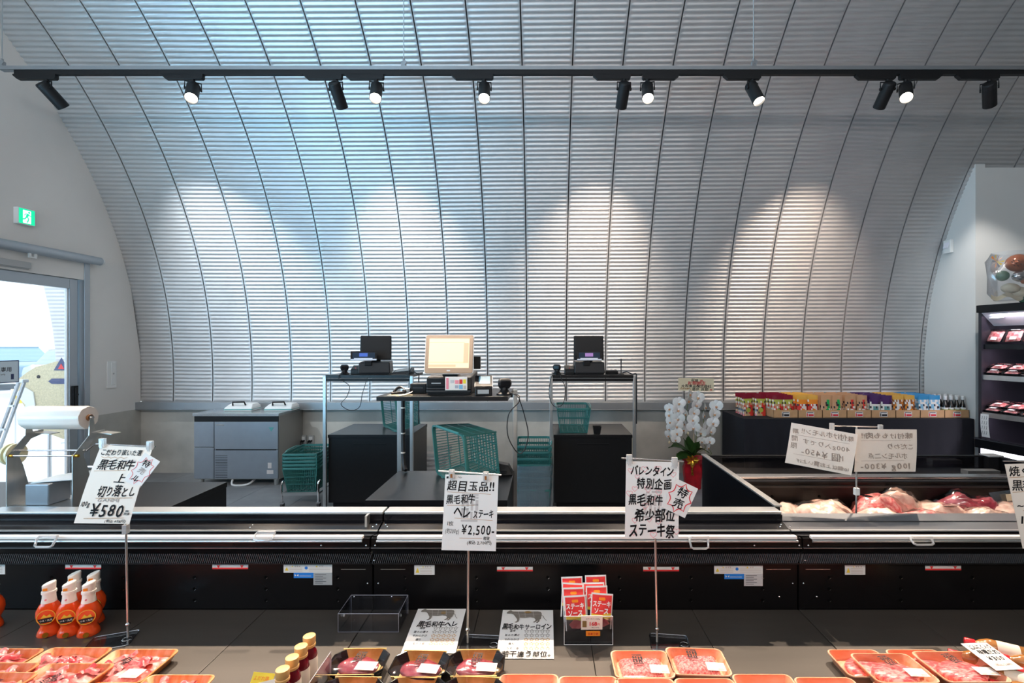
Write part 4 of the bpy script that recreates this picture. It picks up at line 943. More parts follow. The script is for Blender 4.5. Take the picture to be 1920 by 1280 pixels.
# ------------------------------------------------------------------ plastic bag dispenser on the packing counter
def dispenser():
    o = thing('bag_dispenser', 'steel dispenser with a big roll of clear plastic bags on the packing counter', 'dispenser', (-2.63, 2.55, .7))
    X0, X1 = -.172, .172
    poly = [(-.035, 0), (.095, 0), (.045, .20), (.022, .262), (.085, .335), (.150, .352), (.150, .375), (.07, .372), (-.035, .265)]
    for x, n in ((X0, 'side_plate'), (X1, 'side_plate')):
        b = MB(); b.prism(poly, -.0025, .0025, Matrix(((0, 0, 1, x), (1, 0, 0, 0), (0, 1, 0, 0), (0, 0, 0, 1)))); b.build(n, 'satin_steel', o)
        MB().box((x + .04, .135, .358), (.08, .06, .003), (0, .1, 0)).build('top_flange', 'satin_steel', o)
    MB().bx(X0, X1, -.035, .16, 0, .004).build('base_plate', 'satin_steel', o)
    MB().bx(X0 + .08, X0 + .205, -.02, .10, .004, .115).build('front_box', 'appliance_grey', o, bevel=.006)
    MB().loft([[(X0 + .09, .0, .115), (X1 - .004, .02, .13), (X1 - .004, .16, .15), (X0 + .09, .14, .12)], [(X0 + .09, .0, .118), (X1 - .004, .02, .133), (X1 - .004, .16, .153), (X0 + .09, .14, .123)]]).build('tear_plate', 'satin_steel', o)
    MB().tube([(X1 - .06, .10, .16), (X1 - .10, .10, .175), (X1 - .03, .10, .178), (X1 - .004, .10, .178)], .006).build('tear_bar', 'chrome', o, True)
    for z, y in ((.265, -.02), (.283, .03)): MB().cyl((X0 - .008, y, z), (X1 + .008, y, z), .0045, n=8).build('guide_rod', 'chrome', o, True)
    for x in (X0, X1): MB().cyl((x - .012, -.02, .265), (x + .018, -.02, .265), .008, n=10).build('rod_nut', 'gold', o)
    MB().tube([(X1 + .01, .03, .28), (X1 + .02, .05, .30), (X1 + .028, .10, .325), (X1 + .028, .11, .34)], .005).build('spring_arm', 'chrome', o, True)
    c = MB(); n = 40; rr = lambda t: .062 + .0012 * math.sin(t * 9) + .0008 * math.sin(t * 23)
    c.loft([[(x, .07 + rr(t * 2 * PI / n) * k * math.cos(t * 2 * PI / n), .452 - .0 + rr(t * 2 * PI / n) * k * math.sin(t * 2 * PI / n)) for t in range(n)] for x, k in ((X0 + .004, .25), (X0 + .004, .94), (X0 + .012, 1), (X1 - .022, 1), (X1 - .014, .94), (X1 - .014, .25))], False, False); c.build('bag_roll', 'roll_film', o, True)
    MB().cyl((X0 - .004, .07, .452), (X1 + .0, .07, .452), .0165, n=18, caps=False).build('roll_core', 'card_brown', o, True)
    MB().cyl((X0 - .012, .07, .452), (X1 + .012, .07, .452), .006, n=8).build('spindle', 'chrome', o, True)
    for x in (X0, X1): MB().loft([[(x - .002, .055, .34), (x + .002, .055, .34), (x + .002, .10, .34), (x - .002, .10, .34)], [(x - .002, .06, .462), (x + .002, .06, .462), (x + .002, .08, .462), (x - .002, .08, .462)]]).build('spindle_arm', 'satin_steel', o)
    for k, x in enumerate((-.215, -.200)):
        t = MB(); t.lathe([(.038, 0), (.056, 0), (.056, .012), (.038, .012)], 28, Matrix.Translation((x + .012 * k, .02, .265)) @ Matrix.Rotation(PI / 2, 4, 'Y')); t.build('tape_roll', 'tape_yellow', o, True)
dispenser()

# ------------------------------------------------------------------ snack table under the vault
def cloth_table():
    o = thing('display_table', 'long display table under a black cloth by the vault wall', 'table', (3.32, 5.42, 0))
    x0, x1, y0, y1, zt = -1.21, 1.215, -.33, .29, .762
    MB().bx(x0 + .02, x1 - .02, y0 + .02, y1 - .02, zt - .04, zt - .004).build('table_top', 'grey_plastic', o)
    for x in (x0 + .08, x1 - .08):
        for y in (y0 + .08, y1 - .08): MB().cyl((x, y, 0), (x, y, zt - .04), .018, n=10).build('leg', 'aluminium', o)
    rings = []
    per = []
    n1, n2 = 70, 20
    for i in range(n1): per.append((x0 + (x1 - x0) * i / n1, y0, 0, -1))
    for i in range(n2): per.append((x1, y0 + (y1 - y0) * i / n2, 1, 0))
    for i in range(n1): per.append((x1 - (x1 - x0) * i / n1, y1, 0, 1))
    for i in range(n2): per.append((x0, y1 - (y1 - y0) * i / n2, -1, 0))
    for j in range(9):
        t = j / 8; r = []
        for k, (x, y, nx, ny) in enumerate(per):
            f = t * (.012 + .016 * math.sin(x * 19 + y * 15) + .012 * math.sin(x * 43 + 1)) * (1 if ny < 0 else .15)
            f = max(-.010, f); r.append((x + nx * f, y + ny * f, zt - t * (zt - .012) if j else zt))
        rings.append(r)
    MB().loft(rings, True, False).build('cloth', 'black_cloth', o, True, ang=50)
cloth_table()

KINDS = [  # top band, main, accent, label panel
    ('pouch_maroon', 'pouch_kraft', 'pouch_lime', 'pouch_red', 'maroon-topped seasoning pouch with a lime band'),
    ('pouch_gold', 'pouch_red', 'pouch_orange', 'pouch_white', 'gold-topped red seasoning pouch with a white panel'),
    ('pouch_kraft', 'pouch_kraft', 'pouch_green', 'pouch_green', 'kraft seasoning pouch with a green strip'),
    ('pouch_kraft', 'pouch_kraft', 'pouch_red', 'pouch_red', 'kraft seasoning pouch with a red strip'),
    ('pouch_purple', 'pouch_white', 'pouch_teal', 'pouch_purple', 'purple-topped white seasoning pouch with a bowl picture'),
    ('pouch_gold', 'pouch_brown', 'pouch_orange', 'pouch_white', 'brown and gold seasoning pouch with a white strip'),
    ('pouch_blue', 'pouch_sky', 'pouch_white', 'pouch_white', 'blue-topped seasoning pouch with a white strip')]
def pouch(kind, w=.118, h=.232):
    top, main, acc, pan, lab = KINDS[kind]; nu, nv = 8, 10; rn = random.Random(kind)
    def mf(i, j):
        q = rn.random()
        if j < 8 and j > 0 and q < .16: return 4
        if j < 7 and q > .90: return 5
        if j >= 8: return 0
        if kind in (2, 3): return 3 if 4 <= i <= 5 and j >= 2 else (2 if j < 2 and i % 3 == 0 else 1)
        if kind == 0: return 2 if 6 <= j <= 7 else (3 if (i + j) % 5 == 0 or (i >= 5 and j < 5) else 1)
        if kind == 1: return 3 if i in (4, 5, 6) and j < 6 else (2 if j in (6, 7) else 1)
        if kind == 4: return 2 if 2 <= j <= 4 and 2 <= i <= 5 else (0 if j >= 6 else 1)
        if kind == 5: return 3 if i in (2, 3) and j < 7 else (2 if (i * 3 + j) % 4 == 0 else 1)
        return 3 if i in (3, 4) and j < 7 else (2 if (i * 2 + j) % 5 == 0 else 1)
    def side(s):
        def f(u, v):
            x = (u - .5) * w * (1 - .05 * math.sin(v * PI)); d = .020 * (1 - v ** 1.6) * (1 - abs(2 * u - 1) ** 3) + .001
            return (x, s * d + .004 * mnoise.noise((u * 3, v * 3, kind)) * v, h * v)
        return f
    m = MB(); m.grid(side(-1), nu, nv, mf=mf); m.grid(lambda u, v: side(1)(1 - u, v), nu, nv, mf=lambda i, j: 0 if j >= 8 else 1)
    o = thing('seasoning_pouch', lab, 'pouch'); link('pouch_body', m.mesh('pouch_body', [top, main, acc, pan, 'pouch_white', 'pouch_dark'], True, 60), o)
    q = MB(); q.prism([(.024 * math.cos(t * PI / 8), .062 + .026 * math.sin(t * PI / 8)) for t in range(16)], .0215, .0225, Matrix.Rotation(PI / 2, 4, 'X')); q.build('picture_print', acc if kind != 3 else 'pouch_white', o)
    return o
def lb(g, r, c): return g.replace(' standing in its cardboard tray', '') + ', ' + ('front', 'second', 'third', 'fourth', 'fifth', 'hindmost')[r] + ' of its row, ' + ('nearer the orchid' if c == 0 else 'nearer the fridge')
def snack_rows():
    bx0, bw, y0, y1, zt = 2.452, .2612, 5.155, 5.585, .7625
    me = None
    lids = ['maroon-topped pouches', 'gold-topped red pouches', 'green-strip kraft pouches', 'red-strip kraft pouches', 'purple-topped pouches', 'brown and gold pouches', 'blue-topped pouches', 'dark sauce bottles']
    for b in range(8):
        o = thing('cardboard_tray', 'tan cardboard tray holding the ' + lids[b], 'box', (bx0 + bw * (b + .5), y0, zt), 0, 'cardboard trays on the black cloth')
        w = bw / 2 - .001
        for n, c, d in (('front_wall', (0, .0015, .042), (2 * w, .003, .084)), ('back_wall', (0, y1 - y0, .06), (2 * w, .003, .12)), ('tray_floor', (0, (y1 - y0) / 2, .0015), (2 * w, y1 - y0, .003)),
                        ('side_wall', (-w + .0015, (y1 - y0) / 2, .042), (.003, y1 - y0, .084)), ('side_wall', (w - .0015, (y1 - y0) / 2, .042), (.003, y1 - y0, .084))):
            MB().box(c, d).build(n, 'cardboard', o)
        s = MB(); s.bx(-.042, .040, -.003, 0, .012, .066).build('price_card', 'sticker_white', o)
        q = MB(); q.bx(-.038, -.028, -.0042, -.003, .016, .050).bx(-.02, .034, -.0042, -.003, .020, .040); q.build('price_print', 'ink_red' if b not in (0, 4) else 'ink', o)
        q = MB(); q.bx(-.036, .030, -.0042, -.003, .054, .060); q.build('card_line', 'ink', o)
        if b < 7:
            p0 = pouch(b); g = KINDS[b][4] + ' standing in its cardboard tray'; gn = 'pouches in cardboard trays'; first = True
            for c in range(2):
                for r in range(6):
                    loc = (bx0 + bw * (b + .27 + .46 * c) + random.uniform(-.004, .004), y0 + .045 + .066 * r, zt + .004); rot = (random.uniform(-.12, -.02), random.uniform(-.03, .03), random.uniform(-.08, .08))
                    if first: p0.location = loc; p0.rotation_euler = rot; p0['label'] = lb(g, r, c); p0['group'] = g; first = False
                    else: dup(p0, lb(g, r, c), loc, rot=rot, group=g)
            if b == 0:
                g2 = 'maroon-topped pouch standing loose beside the first cardboard tray'
                for c in range(2):
                    for r in range(4): dup(p0, g2.replace('standing loose', 'loose') + ', ' + ('front', 'second', 'third', 'hindmost')[r] + (' of the inner row' if c == 0 else ' of the outer row'), (bx0 - .07 - .135 * c, y0 + .16 + .066 * r, zt + .001), rot=(-.08, random.uniform(-.03, .03), random.uniform(-.1, .1)), group=g2)
        else:
            bt = thing('sauce_bottle', 'small dark sauce bottle with a white cap in the last cardboard tray', 'bottle', (0, 0, 0), 0, 'dark sauce bottles in the last cardboard tray')
            MB().lathe([(.024, 0), (.027, .005), (.027, .115), (.022, .140), (.012, .165), (.011, .19)], 16).build('glass_body', 'soy_black', bt, True)
            MB().lathe([(.0275, .05), (.0275, .105)], 16, cap0=False, cap1=False).build('paper_label', 'sticker_white', bt, True); MB().lathe([(.0278, .07), (.0278, .085)], 16, cap0=False, cap1=False).build('label_band', 'pouch_lime', bt, True)
            MB().lathe([(.015, .186), (.0165, .19), (.0165, .222), (.013, .226)], 14).build('cap', 'white_plastic', bt, True)
            k = 0; lbb = lambda r, c: 'dark white-capped sauce bottle in the last tray, ' + ('front', 'second', 'third', 'hindmost')[r] + ' of the ' + ('first', 'second', 'third', 'fourth')[c] + ' file'
            for c in range(4):
                for r in range(4):
                    loc = (bx0 + bw * (b + .14 + .24 * c), y0 + .04 + .075 * r, zt + .0035)
                    if k == 0: bt.location = loc; bt['label'] = lbb(r, c)
                    else: dup(bt, lbb(r, c), loc)
                    k += 1
snack_rows()

# ------------------------------------------------------------------ orchid with its congratulation card
def orchid():
    O = Vector((1.62, 5.20, 0)); o = thing('potted_orchid', 'potted white orchid in red wrapping with a gold bow', 'plant', O)
    fd = F / 5.2
    def L(px, py, dy=0): p = P(px, py, 5.2 + dy) - O; return p
    pot = MB(); rings = []
    for t, r in ((0, .085), (.05, .088), (.14, .098), (.22, .105), (.27, .088), (.30, .11), (.34, .15)):
        rings.append([(r * (1 + .06 * math.sin(7 * a + t * 9) * (.3 + t * 3)) * math.cos(a), r * (1 + .06 * math.sin(7 * a + t * 9) * (.3 + t * 3)) * math.sin(a), t) for a in [2 * PI * i / 42 for i in range(42)]])
    c = L(1299, 907); c.z = 0; c.y = 0
    pot.loft([[(x + c.x, y, z) for x, y, z in r] for r in rings], True, False); pot.build('red_wrapping', 'wrap_red', o, True, ang=60)
    MB().cyl((c.x, 0, .05), (c.x, 0, .30), .075, .085, n=18).build('soil_pot', 'card_brown', o, True)
    bow = MB(); bc = L(1297, 862, -.13)
    for i in range(9):
        a = 2 * PI * i / 9 + .2; e = Vector((math.cos(a), -.35 - .3 * math.sin(2 * a), math.sin(a) * .8)) * .075
        s = Vector((-math.sin(a), 0, math.cos(a))) * .016
        bow.add([bc, bc + e * .6 + s + Vector((0, -.02, 0)), bc + e, bc + e * .6 - s + Vector((0, -.01, 0))], [(0, 1, 2, 3)])
    for x in (-.008, .012): bow.tube(cable_pts([bc, bc + Vector((x, -.02, -.05)), bc + Vector((-x * .5, -.02, -.10)), bc + Vector((x, -.02, -.155))], 5), .006, 4)
    bow.build('gold_bow', 'gold', o)
    # leaves
    def leaf(p0, p1, w, droop, n=10):
        m = MB(); p0, p1 = Vector(p0), Vector(p1); d = p1 - p0; sd = Vector((d.y, -d.x, 0)); sd = (sd.normalized() if sd.length > .01 else Vector((1, 0, 0))); sd = (sd + Vector((0, 0, .35))).normalized()
        def f(u, v):
            c_ = p0 + d * v + Vector((0, 0, droop * math.sin(v * PI))); k = w * math.sin(min(1, v * 1.05 + .12) * PI) ** .6 if v < .99 else .002
            return c_ + sd * (u - .5) * k + Vector((0, 0, .02 * abs(u - .5)))
        m.grid(f, 4, n); m.build('leaf', 'leaf', o, True)
    base = Vector((c.x, 0, .36))
    for px, py, dy, w, dr in ((1253, 840, -.12, .10, .05), (1262, 868, -.2, .085, .03), (1290, 815, -.08, .08, .01), (1330, 850, -.1, .08, .05), (1345, 872, -.05, .07, .04), (1268, 852, .08, .08, .03), (1281, 822, .1, .07, .0), (1312, 828, -.12, .07, .02)):
        leaf(base, L(px, py, dy), w * 1.5, dr)
    # flower mesh: three sepals, two broad petals, a lip
    fm = MB()
    def petal(a, ln, wd, z):
        n = 10; vs = [(0, 0, z)]; ca, sa = math.cos(a), math.sin(a)
        for i in range(n):
            t = 2 * PI * i / n; u = ln / 2 * (1 - math.cos(t)); v = wd / 2 * math.sin(t)
            vs.append((u * ca - v * sa, u * sa + v * ca, z + .006 * math.cos(t) * -1 - .02 * (u / ln) ** 2 * ln * 10 * .1))
        vs.append((ln / 2 * ca, ln / 2 * sa, z + .008)); k = len(vs) - 1
        fm.add(vs, [(k, 1 + i, 1 + (i + 1) % n) for i in range(n)])
    for a in (90, 215, 325): petal(math.radians(a), .040, .032, .0)
    for a in (12, 168): petal(math.radians(a), .044, .054, .004)
    fm.add(*(lambda m: (m.v, m.f))(MB().sphere((0, -.008, .010), (.007, .010, .008), 8, 6)), m=1); fm.add(*(lambda m: (m.v, m.f))(MB().sphere((0, -.001, .011), (.005, .005, .006), 8, 6)))
    fme = fm.mesh('flower', ['petal', 'petal_centre'], True, 70)
    sprays = [([(1256, 765, 1), (1256, 777, 1), (1258, 790, 1), (1256, 803, 1), (1255, 815, 1)], -.05), ([(1273, 755, 0), (1271, 768, 0), (1271, 783, 0), (1268, 797, 0), (1269, 811, 0), (1267, 823, 0)], -.12),
              ([(1292, 738, 1), (1290, 750, 1), (1287, 775, 1), (1284, 793, 1), (1284, 805, 1)], .02), ([(1308, 744, 0), (1305, 758, 0), (1301, 772, 0), (1299, 786, 0), (1300, 800, 0)], -.10),
              ([(1321, 763, 1), (1318, 778, 1), (1320, 797, 1), (1314, 810, 0), (1316, 826, 0)], .0), ([(1343, 760, 0), (1339, 775, 0), (1336, 792, 0), (1332, 807, 0), (1331, 826, 0), (1327, 838, 1)], -.08)]
    rnd = random.Random(3)
    for pts, dy in sprays:
        st = [base] + [L(pts[-1][0] + 6, pts[-1][1] + 14, dy + .06)] + [L(x, y, dy + .045) for x, y, _ in reversed(pts)]
        MB().tube(cable_pts(st, 4), .0035, 5).build('stem', 'stem', o, True)
        for x, y, side in pts:
            f = link('flower', fme, o, L(x, y, dy + .01)); yaw = rnd.uniform(-.4, .4) + (1.0 if side and x < 1290 else -1.0 if side else 0)
            f.rotation_euler = Euler((PI / 2 + rnd.uniform(-.15, .25), rnd.uniform(-.3, .3), -yaw)); k = (1.12 if not side else 1.0) * rnd.uniform(.92, 1.08) * (.8 if y > 820 else 1) * 1.42; f.scale = (k, k, k)
    for x, y in ((1255, 829), (1262, 834), (1290, 812), (1314, 839), (1323, 845)):
        b = MB(); b.sphere(L(x, y, -.04), (.012, .012, .017), 8, 6); b.build('bud', 'label_cream', o, True)
    # card on a stick
    k = thing('congratulation_card', 'cream congratulation card with red and black brush writing above the orchid', 'card', O)
    M, w, h = frame(L(1272, 708, .03), L(1340, 713, .03), L(1272.5, 732, .03))
    b = MB(); b.box((w / 2, -h / 2, -.001), (w, h, .002), m=0); cd = b.build('card_sheet', 'label_cream', k); cd.matrix_local = M
    hw(cd, '玩味', w * .36, w * .56, -h * .17, .036, 'ink', bold=.02); hw(cd, '様', w * .60, w * .69, -h * .18, .026, 'ink_red'); hw(cd, '祝御開店', w * .26, w * .76, -h * .39, .044, 'ink_red', bold=.02)
    hw(cd, '大和食品株式会社', w * .08, w * .93, -h * .62, .036, 'ink', bold=.02); hw(cd, '代表取締役', w * .05, w * .36, -h * .84, .022, 'ink_brown'); hw(cd, '酒井 良郎', w * .38, w * .85, -h * .87, .034, 'ink', bold=.02); hw(cd, '様', w * .88, w * .96, -h * .88, .022, 'ink_red')
    MB().tube([L(1306, 735, .04), Vector((c.x, .02, .30))], .004).build('stick', 'label_cream', k)
orchid()

# ------------------------------------------------------------------ upright open fridge by the right-hand wall
def fridge():
    u = Vector((.208, -.978, 0)); nrm = Vector((.978, .208, 0))
    o = thing('upright_fridge', 'tall open-front fridge with lit shelves of packed meat', 'fridge'); o.matrix_world = basis(u, nrm, (0, 0, 1), (4.45, 4.945, 0))
    W, D = 2.3, .70
    MB().bx(0, W, D - .04, D, .02, 1.90).build('back_wall', 'fridge_dark', o)
    for x in (0, W - .03): MB().bx(x, x + .03, .0, D, .02, 1.90).build('end_wall', 'fridge_dark', o)
    MB().bx(0, W, -.03, D, 1.87, 1.945).build('canopy', 'black_metal', o, bevel=.004)
    MB().loft([[(.03, .0, 1.865), (W, .0, 1.865), (W, .02, 1.875), (.03, .02, 1.875)], [(.03, .16, 1.735), (W, .16, 1.735), (W, .18, 1.745), (.03, .18, 1.745)]]).build('canopy_panel', 'fridge_white', o)
    for i in range(5):
        c = MB(); c.box((.13 + .33 * i, .052, 1.815), (.13, .006, .022), (-.9, 0, 0)); c.build('panel_slot', 'grey_plastic', o)
    MB().bx(.03, W, .02, .035, 1.86, 1.868).build('canopy_lamp', 'fridge_lamp', o)
    light_ = bpy.data.lights.new('fridge_light', 'AREA'); light_.shape = 'RECTANGLE'; light_.size = 2.1; light_.size_y = .04; light_.energy = 55; light_.color = (.90, .88, 1)
    lo = bpy.data.objects.new('fridge_light', light_); COL.objects.link(lo); lo.parent = o; lo.location = (1.15, .03, 1.855); lo.rotation_euler = (math.radians(28), 0, 0)
    lv = [(1.545, .03, .45), (1.235, .02, .48), (.855, .01, .52)]
    for k, (z, y0, d) in enumerate(lv):
        s = MB(); s.bx(.03, W, y0, y0 + d, z - .02, z).build('shelf', 'black_metal' if k == 0 else 'ledge_dark', o)
        MB().bx(.03, W, y0 - .006, y0 + .004, z - .045, z + .004).build('price_rail', 'black_gloss' if k == 0 else 'satin_steel', o)
        MB().bx(.05, W - .05, y0 + .02, y0 + .035, z - .032, z - .021).build('shelf_glow', 'fridge_lamp', o)  # added glowing strip under each shelf to brighten the packs
        sl_ = bpy.data.lights.new('shelf_fill', 'AREA'); sl_.shape = 'RECTANGLE'; sl_.size = 2.1; sl_.size_y = .03; sl_.energy = 9; sl_.color = (.95, .88, 1)  # added fill light that goes with the strip
        so = bpy.data.objects.new('shelf_fill', sl_); COL.objects.link(so); so.parent = o; so.location = (1.15, y0 + .03, z - .036); so.rotation_euler = (math.radians(25), 0, 0)
        for x in (.38, 1.30): MB().bx(x, x + .006, y0 + .02, y0 + d, z - .10, z - .02).build('shelf_bracket', 'black_metal', o)
    MB().bx(.03, W, -.02, D - .04, .02, .50).build('lower_body', 'fridge_dark', o); MB().bx(.0, W, -.05, .03, .50, .60).build('front_sill', 'black_gloss', o)
    MB().bx(0, W, -.055, -.045, .585, .597).build('sill_trim', 'chrome', o); MB().bx(.06, W, -.052, -.048, .44, .50).build('sill_light', 'fridge_lamp', o)
    MB().bx(.03, W, D - .10, D - .04, .6, .845).build('lower_duct', 'black_metal', o)
    n = MB(); n.grid(lambda a, b: (.03 + .075 * a, .004 - .02 * math.sin(b * 2.2), .61 + .235 * b), 3, 8); nt_ = n.build('hanging_notice', 'paper', o)
    q = MB()
    for i in range(3):
        for j in range(4): stroke(q, [(.045 + .02 * i, .64 + .05 * j), (.052 + .02 * i, .67 + .05 * j), (.046 + .02 * i, .675 + .05 * j)], .003, Matrix(((1, 0, 0, 0), (0, 0, -1, -.016), (0, 1, 0, 0), (0, 0, 0, 1))), z=.002)
    q.build('notice_writing', 'ink', nt_)
    # packs of meat
    def pack(lab, g):
        p = thing('meat_pack', lab, 'meat pack', (0, 0, 0), 0, g)
        MB().loft([[(x * k, y * k, z) for x, y in rrect(.155, .145, .02)] for k, z in ((.82, 0), (1, .026), (.95, .026), (.80, .006))], True, True).build('foam_tray', 'tray_black', p, True)
        f = lambda u, v: ((u - .5) * .128, (v - .5) * .115, .014 + .030 * (math.sin(u * PI) * math.sin(v * PI)) ** .5 + .008 * mnoise.noise((u * 5, v * 5, 1)))
        MB().grid(f, 10, 8).build('meat', 'meat_pink', p, True); MB().box((.02, -.04, .050), (.055, .034, .001)).build('price_label', 'paper', p)
        MB().loft([[(x * .98, y * .98, .027) for x, y in rrect(.155, .145, .02)], [(x * .8, y * .8, .049) for x, y in rrect(.155, .145, .02)]], False, True).build('film', 'film', p, True)
        return p
    Wm = o.matrix_world
    def place(p, x, y, z, tilt, first, lab): 
        q = p if first else copy_tree(p); q.matrix_world = Wm @ Matrix.Translation((x, y, z)) @ Matrix.Rotation(tilt, 4, 'X') @ Matrix.Rotation(random.uniform(-.06, .06), 4, 'Z'); q['label'] = lab; return q
    for k, (z, y0, d) in enumerate(lv):
        nm = ('top', 'middle', 'lower')[k]; lab = f'meat pack {"standing upright" if k == 0 else "lying"} on the {nm} shelf of the upright fridge'
        p = pack(lab, lab); first = True
        rows = [(.06, .0)] if k == 0 else [(.07, .012), (.22, .050), (.10, .056)]
        for r, (yy, zo) in enumerate(rows):
            for i in range(5):
                if k == 0: place(p, .090 + .162 * i, y0 + yy + .02, z + .075, 1.05, first, lab + ', ' + ordn[i] .replace('lowest', 'first') + ' from the wall')
                else: place(p, .090 + .162 * i + .010 * r, y0 + yy + .01, z + .006 + zo, .22, first, lab.replace(' of the upright', ' of the') + ', ' + ordn[i].replace('lowest', 'first') + ' of ' + ('front', 'back', 'upper')[r] + ' row')
                first = False
fridge()
def balloons():
    c = Vector((4.70, 4.62, 1.946)); o = thing('balloon_bouquet', 'balloon bouquet in clear wrapping with a copper balloon on top of the fridge', 'balloons', c)
    def L(px, py, dy=0): return P(px, py, 4.62 + dy) - c
    MB().sphere(L(1909, 493), (.105, .085, .085), 20, 14).build('copper_balloon', 'balloon_copper', o, True)
    q = MB()
    for i, (x, y) in enumerate(((1896, 490), (1899, 487), (1904, 492), (1909, 488), (1913, 494), (1900, 496), (1907, 497))): q.tube([L(x, y, -.085), L(x + 3, y + 2, -.085)], .003)
    q.build('balloon_lettering', 'ink', o)
    MB().sphere(L(1880, 517), (.052, .05, .05), 16, 10).build('green_balloon', 'balloon_green', o, True); MB().sphere(L(1924, 560, -.02), (.06, .05, .05), 16, 10).build('green_balloon', 'balloon_green', o, True)
    MB().sphere(L(1912, 518, -.03), (.07, .05, .05), 16, 10).build('striped_balloon', 'balloon_silver', o, True); MB().sphere(L(1920, 527, -.05), (.026, .026, .026), 12, 8).build('small_copper_balloon', 'balloon_copper', o, True)
    MB().sphere(L(1895, 540), (.08, .06, .05), 16, 10, fn=lambda p: p * (1 + .2 * mnoise.noise(p * 14))).build('cream_balloon', 'balloon_cream', o, True); MB().sphere(L(1915, 549), (.09, .06, .06), 16, 10, fn=lambda p: p * (1 + .2 * mnoise.noise(p * 12))).build('cream_balloon', 'balloon_cream', o, True)
    rb = MB(); s0 = L(1868, 490)
    for i in range(10):
        a = i * 2 * PI / 10; e = Vector((math.cos(a), -.2, math.sin(a))) * random.uniform(.04, .07); rb.add([s0, s0 + e + Vector((.008, 0, .01)), s0 + e - Vector((.008, 0, .008))], [(0, 1, 2)], m=i % 3)
    rb.build('ribbon_tuft', ['sticker_yellow', 'price_orange', 'balloon_silver'], o)
    w = MB(); rings = []
    for t, r, x in ((0, .12, 1895), (.15, .20, 1897), (.5, .24, 1900), (.8, .24, 1900), (1, .16, 1898)):
        cc = L(x, 563 - 90 * t); rings.append([(cc.x + r * math.cos(a) * (1 + .08 * math.sin(5 * a + t * 7)), cc.y + .12 * math.sin(a), max(.002, cc.z)) for a in [2 * PI * i / 30 for i in range(30)]])
    w.loft(rings, True, False); w.build('clear_wrapping', 'wrap', o, True)
    MB().cyl((.02, 0, 0), (.02, 0, .03), .06, .05, n=16).build('base_weight', 'black_plastic', o); MB().grid(lambda u, v: L(1858 + 60 * u, 552 + 8 * v + 4 * math.sin(u * 9), -.06 - .02 * v), 10, 2).build('paper_skirt', 'balloon_cream', o, True)
balloons()

# ------------------------------------------------------------------ price signs on stands
def sheet(o, TL, TR, BL, mt='paper', name='sign_sheet', bend=.0):
    M, w, h = frame(TL, TR, BL); s = MB()
    f = lambda u, v: (u * w, -v * h, bend * math.sin(v * PI))
    s.grid(f, 4, 8); s.grid(lambda u, v: Vector(f(1 - u, v)) + Vector((0, 0, -.0012)), 4, 8)
    k = s.build(name, mt, o, True); k.matrix_world = o.matrix_world @ M if o.matrix_world else M
    k.matrix_local = M; return k, w, h
def under(k, segs, mt, wd=.0016, name='underline'):
    q = MB()
    for s in segs: stroke(q, s, wd, z=.0007)
    return q.build(name, mt, k)
def clip(o, p, n=0):
    c = MB(); c.bx(-.011, .011, -.006, .008, -.020, .014).bx(-.006, .006, -.009, -.006, -.026, .010); c.build('clip', 'acrylic_white', o, bevel=.002, loc=p)
def logo_mark(k, x, y, w, h, mt='ink', z=.0006, tilt=0, name='logo_print'):
    """the seller's block-stroke emblem, about w wide and h tall"""
    q = MB(); e = w * .13
    def r(a, b, c, d): rect(q, a * w, -d * h, c * w, -b * h, z=0)
    for bar in ((.0, .0, 1, .07), (.10, .13, .30, .19), (.42, .10, 1, .17), (.0, .20, .16, .46), (.30, .20, .44, .46), (.16, .32, .30, .38), (.56, .22, .70, .60), (.84, .22, 1, .60), (.56, .36, 1, .42),
                (.0, .52, .44, .58), (.0, .52, .14, .84), (.30, .52, .44, .84), (.0, .80, .44, .86), (.56, .64, .68, .90), (.78, .60, .90, .90)): r(*bar)
    r(.0, .93, 1, 1.0)
    l = q.build(name, mt, k); l.matrix_local = Matrix.Translation((x, y, z)) @ Matrix.Rotation(tilt, 4, 'Z'); return l
def pole(o, top, bot, base, rot, plate=.15, knob=True):
    MB().cyl(top, bot, .0042, .0042, n=10).build('rod', 'satin_steel', o, True)
    MB().sphere(bot + Vector((0, 0, .052)), (.009, .009, .008), 12, 8).build('collar', 'chrome', o, True)
    b = MB(); b.prism([(x, y) for x, y in rrect(plate, .11, .012)], 0, .006); pl = b.build('base_plate', 'acrylic', o); pl.location = base; pl.rotation_euler = rot
    r = MB(); n = rrect(plate, .11, .012); r.tube([(x, y, .003) for x, y in n + [n[0]]], .0016, 4); r.build('plate_edge', 'chrome', pl)
    t = MB(); t.tube([(.055 + .016 * math.cos(a), -.01 + .016 * math.sin(a), .006) for a in [i * PI / 6 for i in range(13)]], .0012, 4); t.build('plate_slot', 'chrome', pl)

# sign 1: kuroge beef offcuts
o = thing('price_sign', 'tilted handwritten price sign for beef offcuts at 580 yen near the orange bottles', 'price sign', (0, 0, 0), 0, 'handwritten price signs on stands')
k, w, h = sheet(o, P(190, 833, 1.95), P(281, 843, 1.95), P(152, 980, 1.84), 'paper_warm', bend=.006)
hw(k, 'こだわり抜いた選', w * .06, w * .84, -.030, .026, 'ink', .0045); under(k, [[(w * .10 + .012 * i, -.048 - .006 * (i % 2)) for i in range(9)]], 'ink_brown', .0014).location.z = .004
hw(k, '黒毛和牛', w * .10, w * .78, -.080, .040, 'ink', .006, .016); under(k, [[(.012, -.105), (w * .64, -.100)]], 'ink_brown').location.z = .006
hw(k, '上', w * .50, w * .70, -.130, .036, 'ink', .007); hw(k, '切り落とし', w * .26, w * .97, -.180, .044, 'ink', .007, .018); under(k, [[(w * .26, -.207), (w * .93, -.203)]], 'ink_brown').location.z = .0065
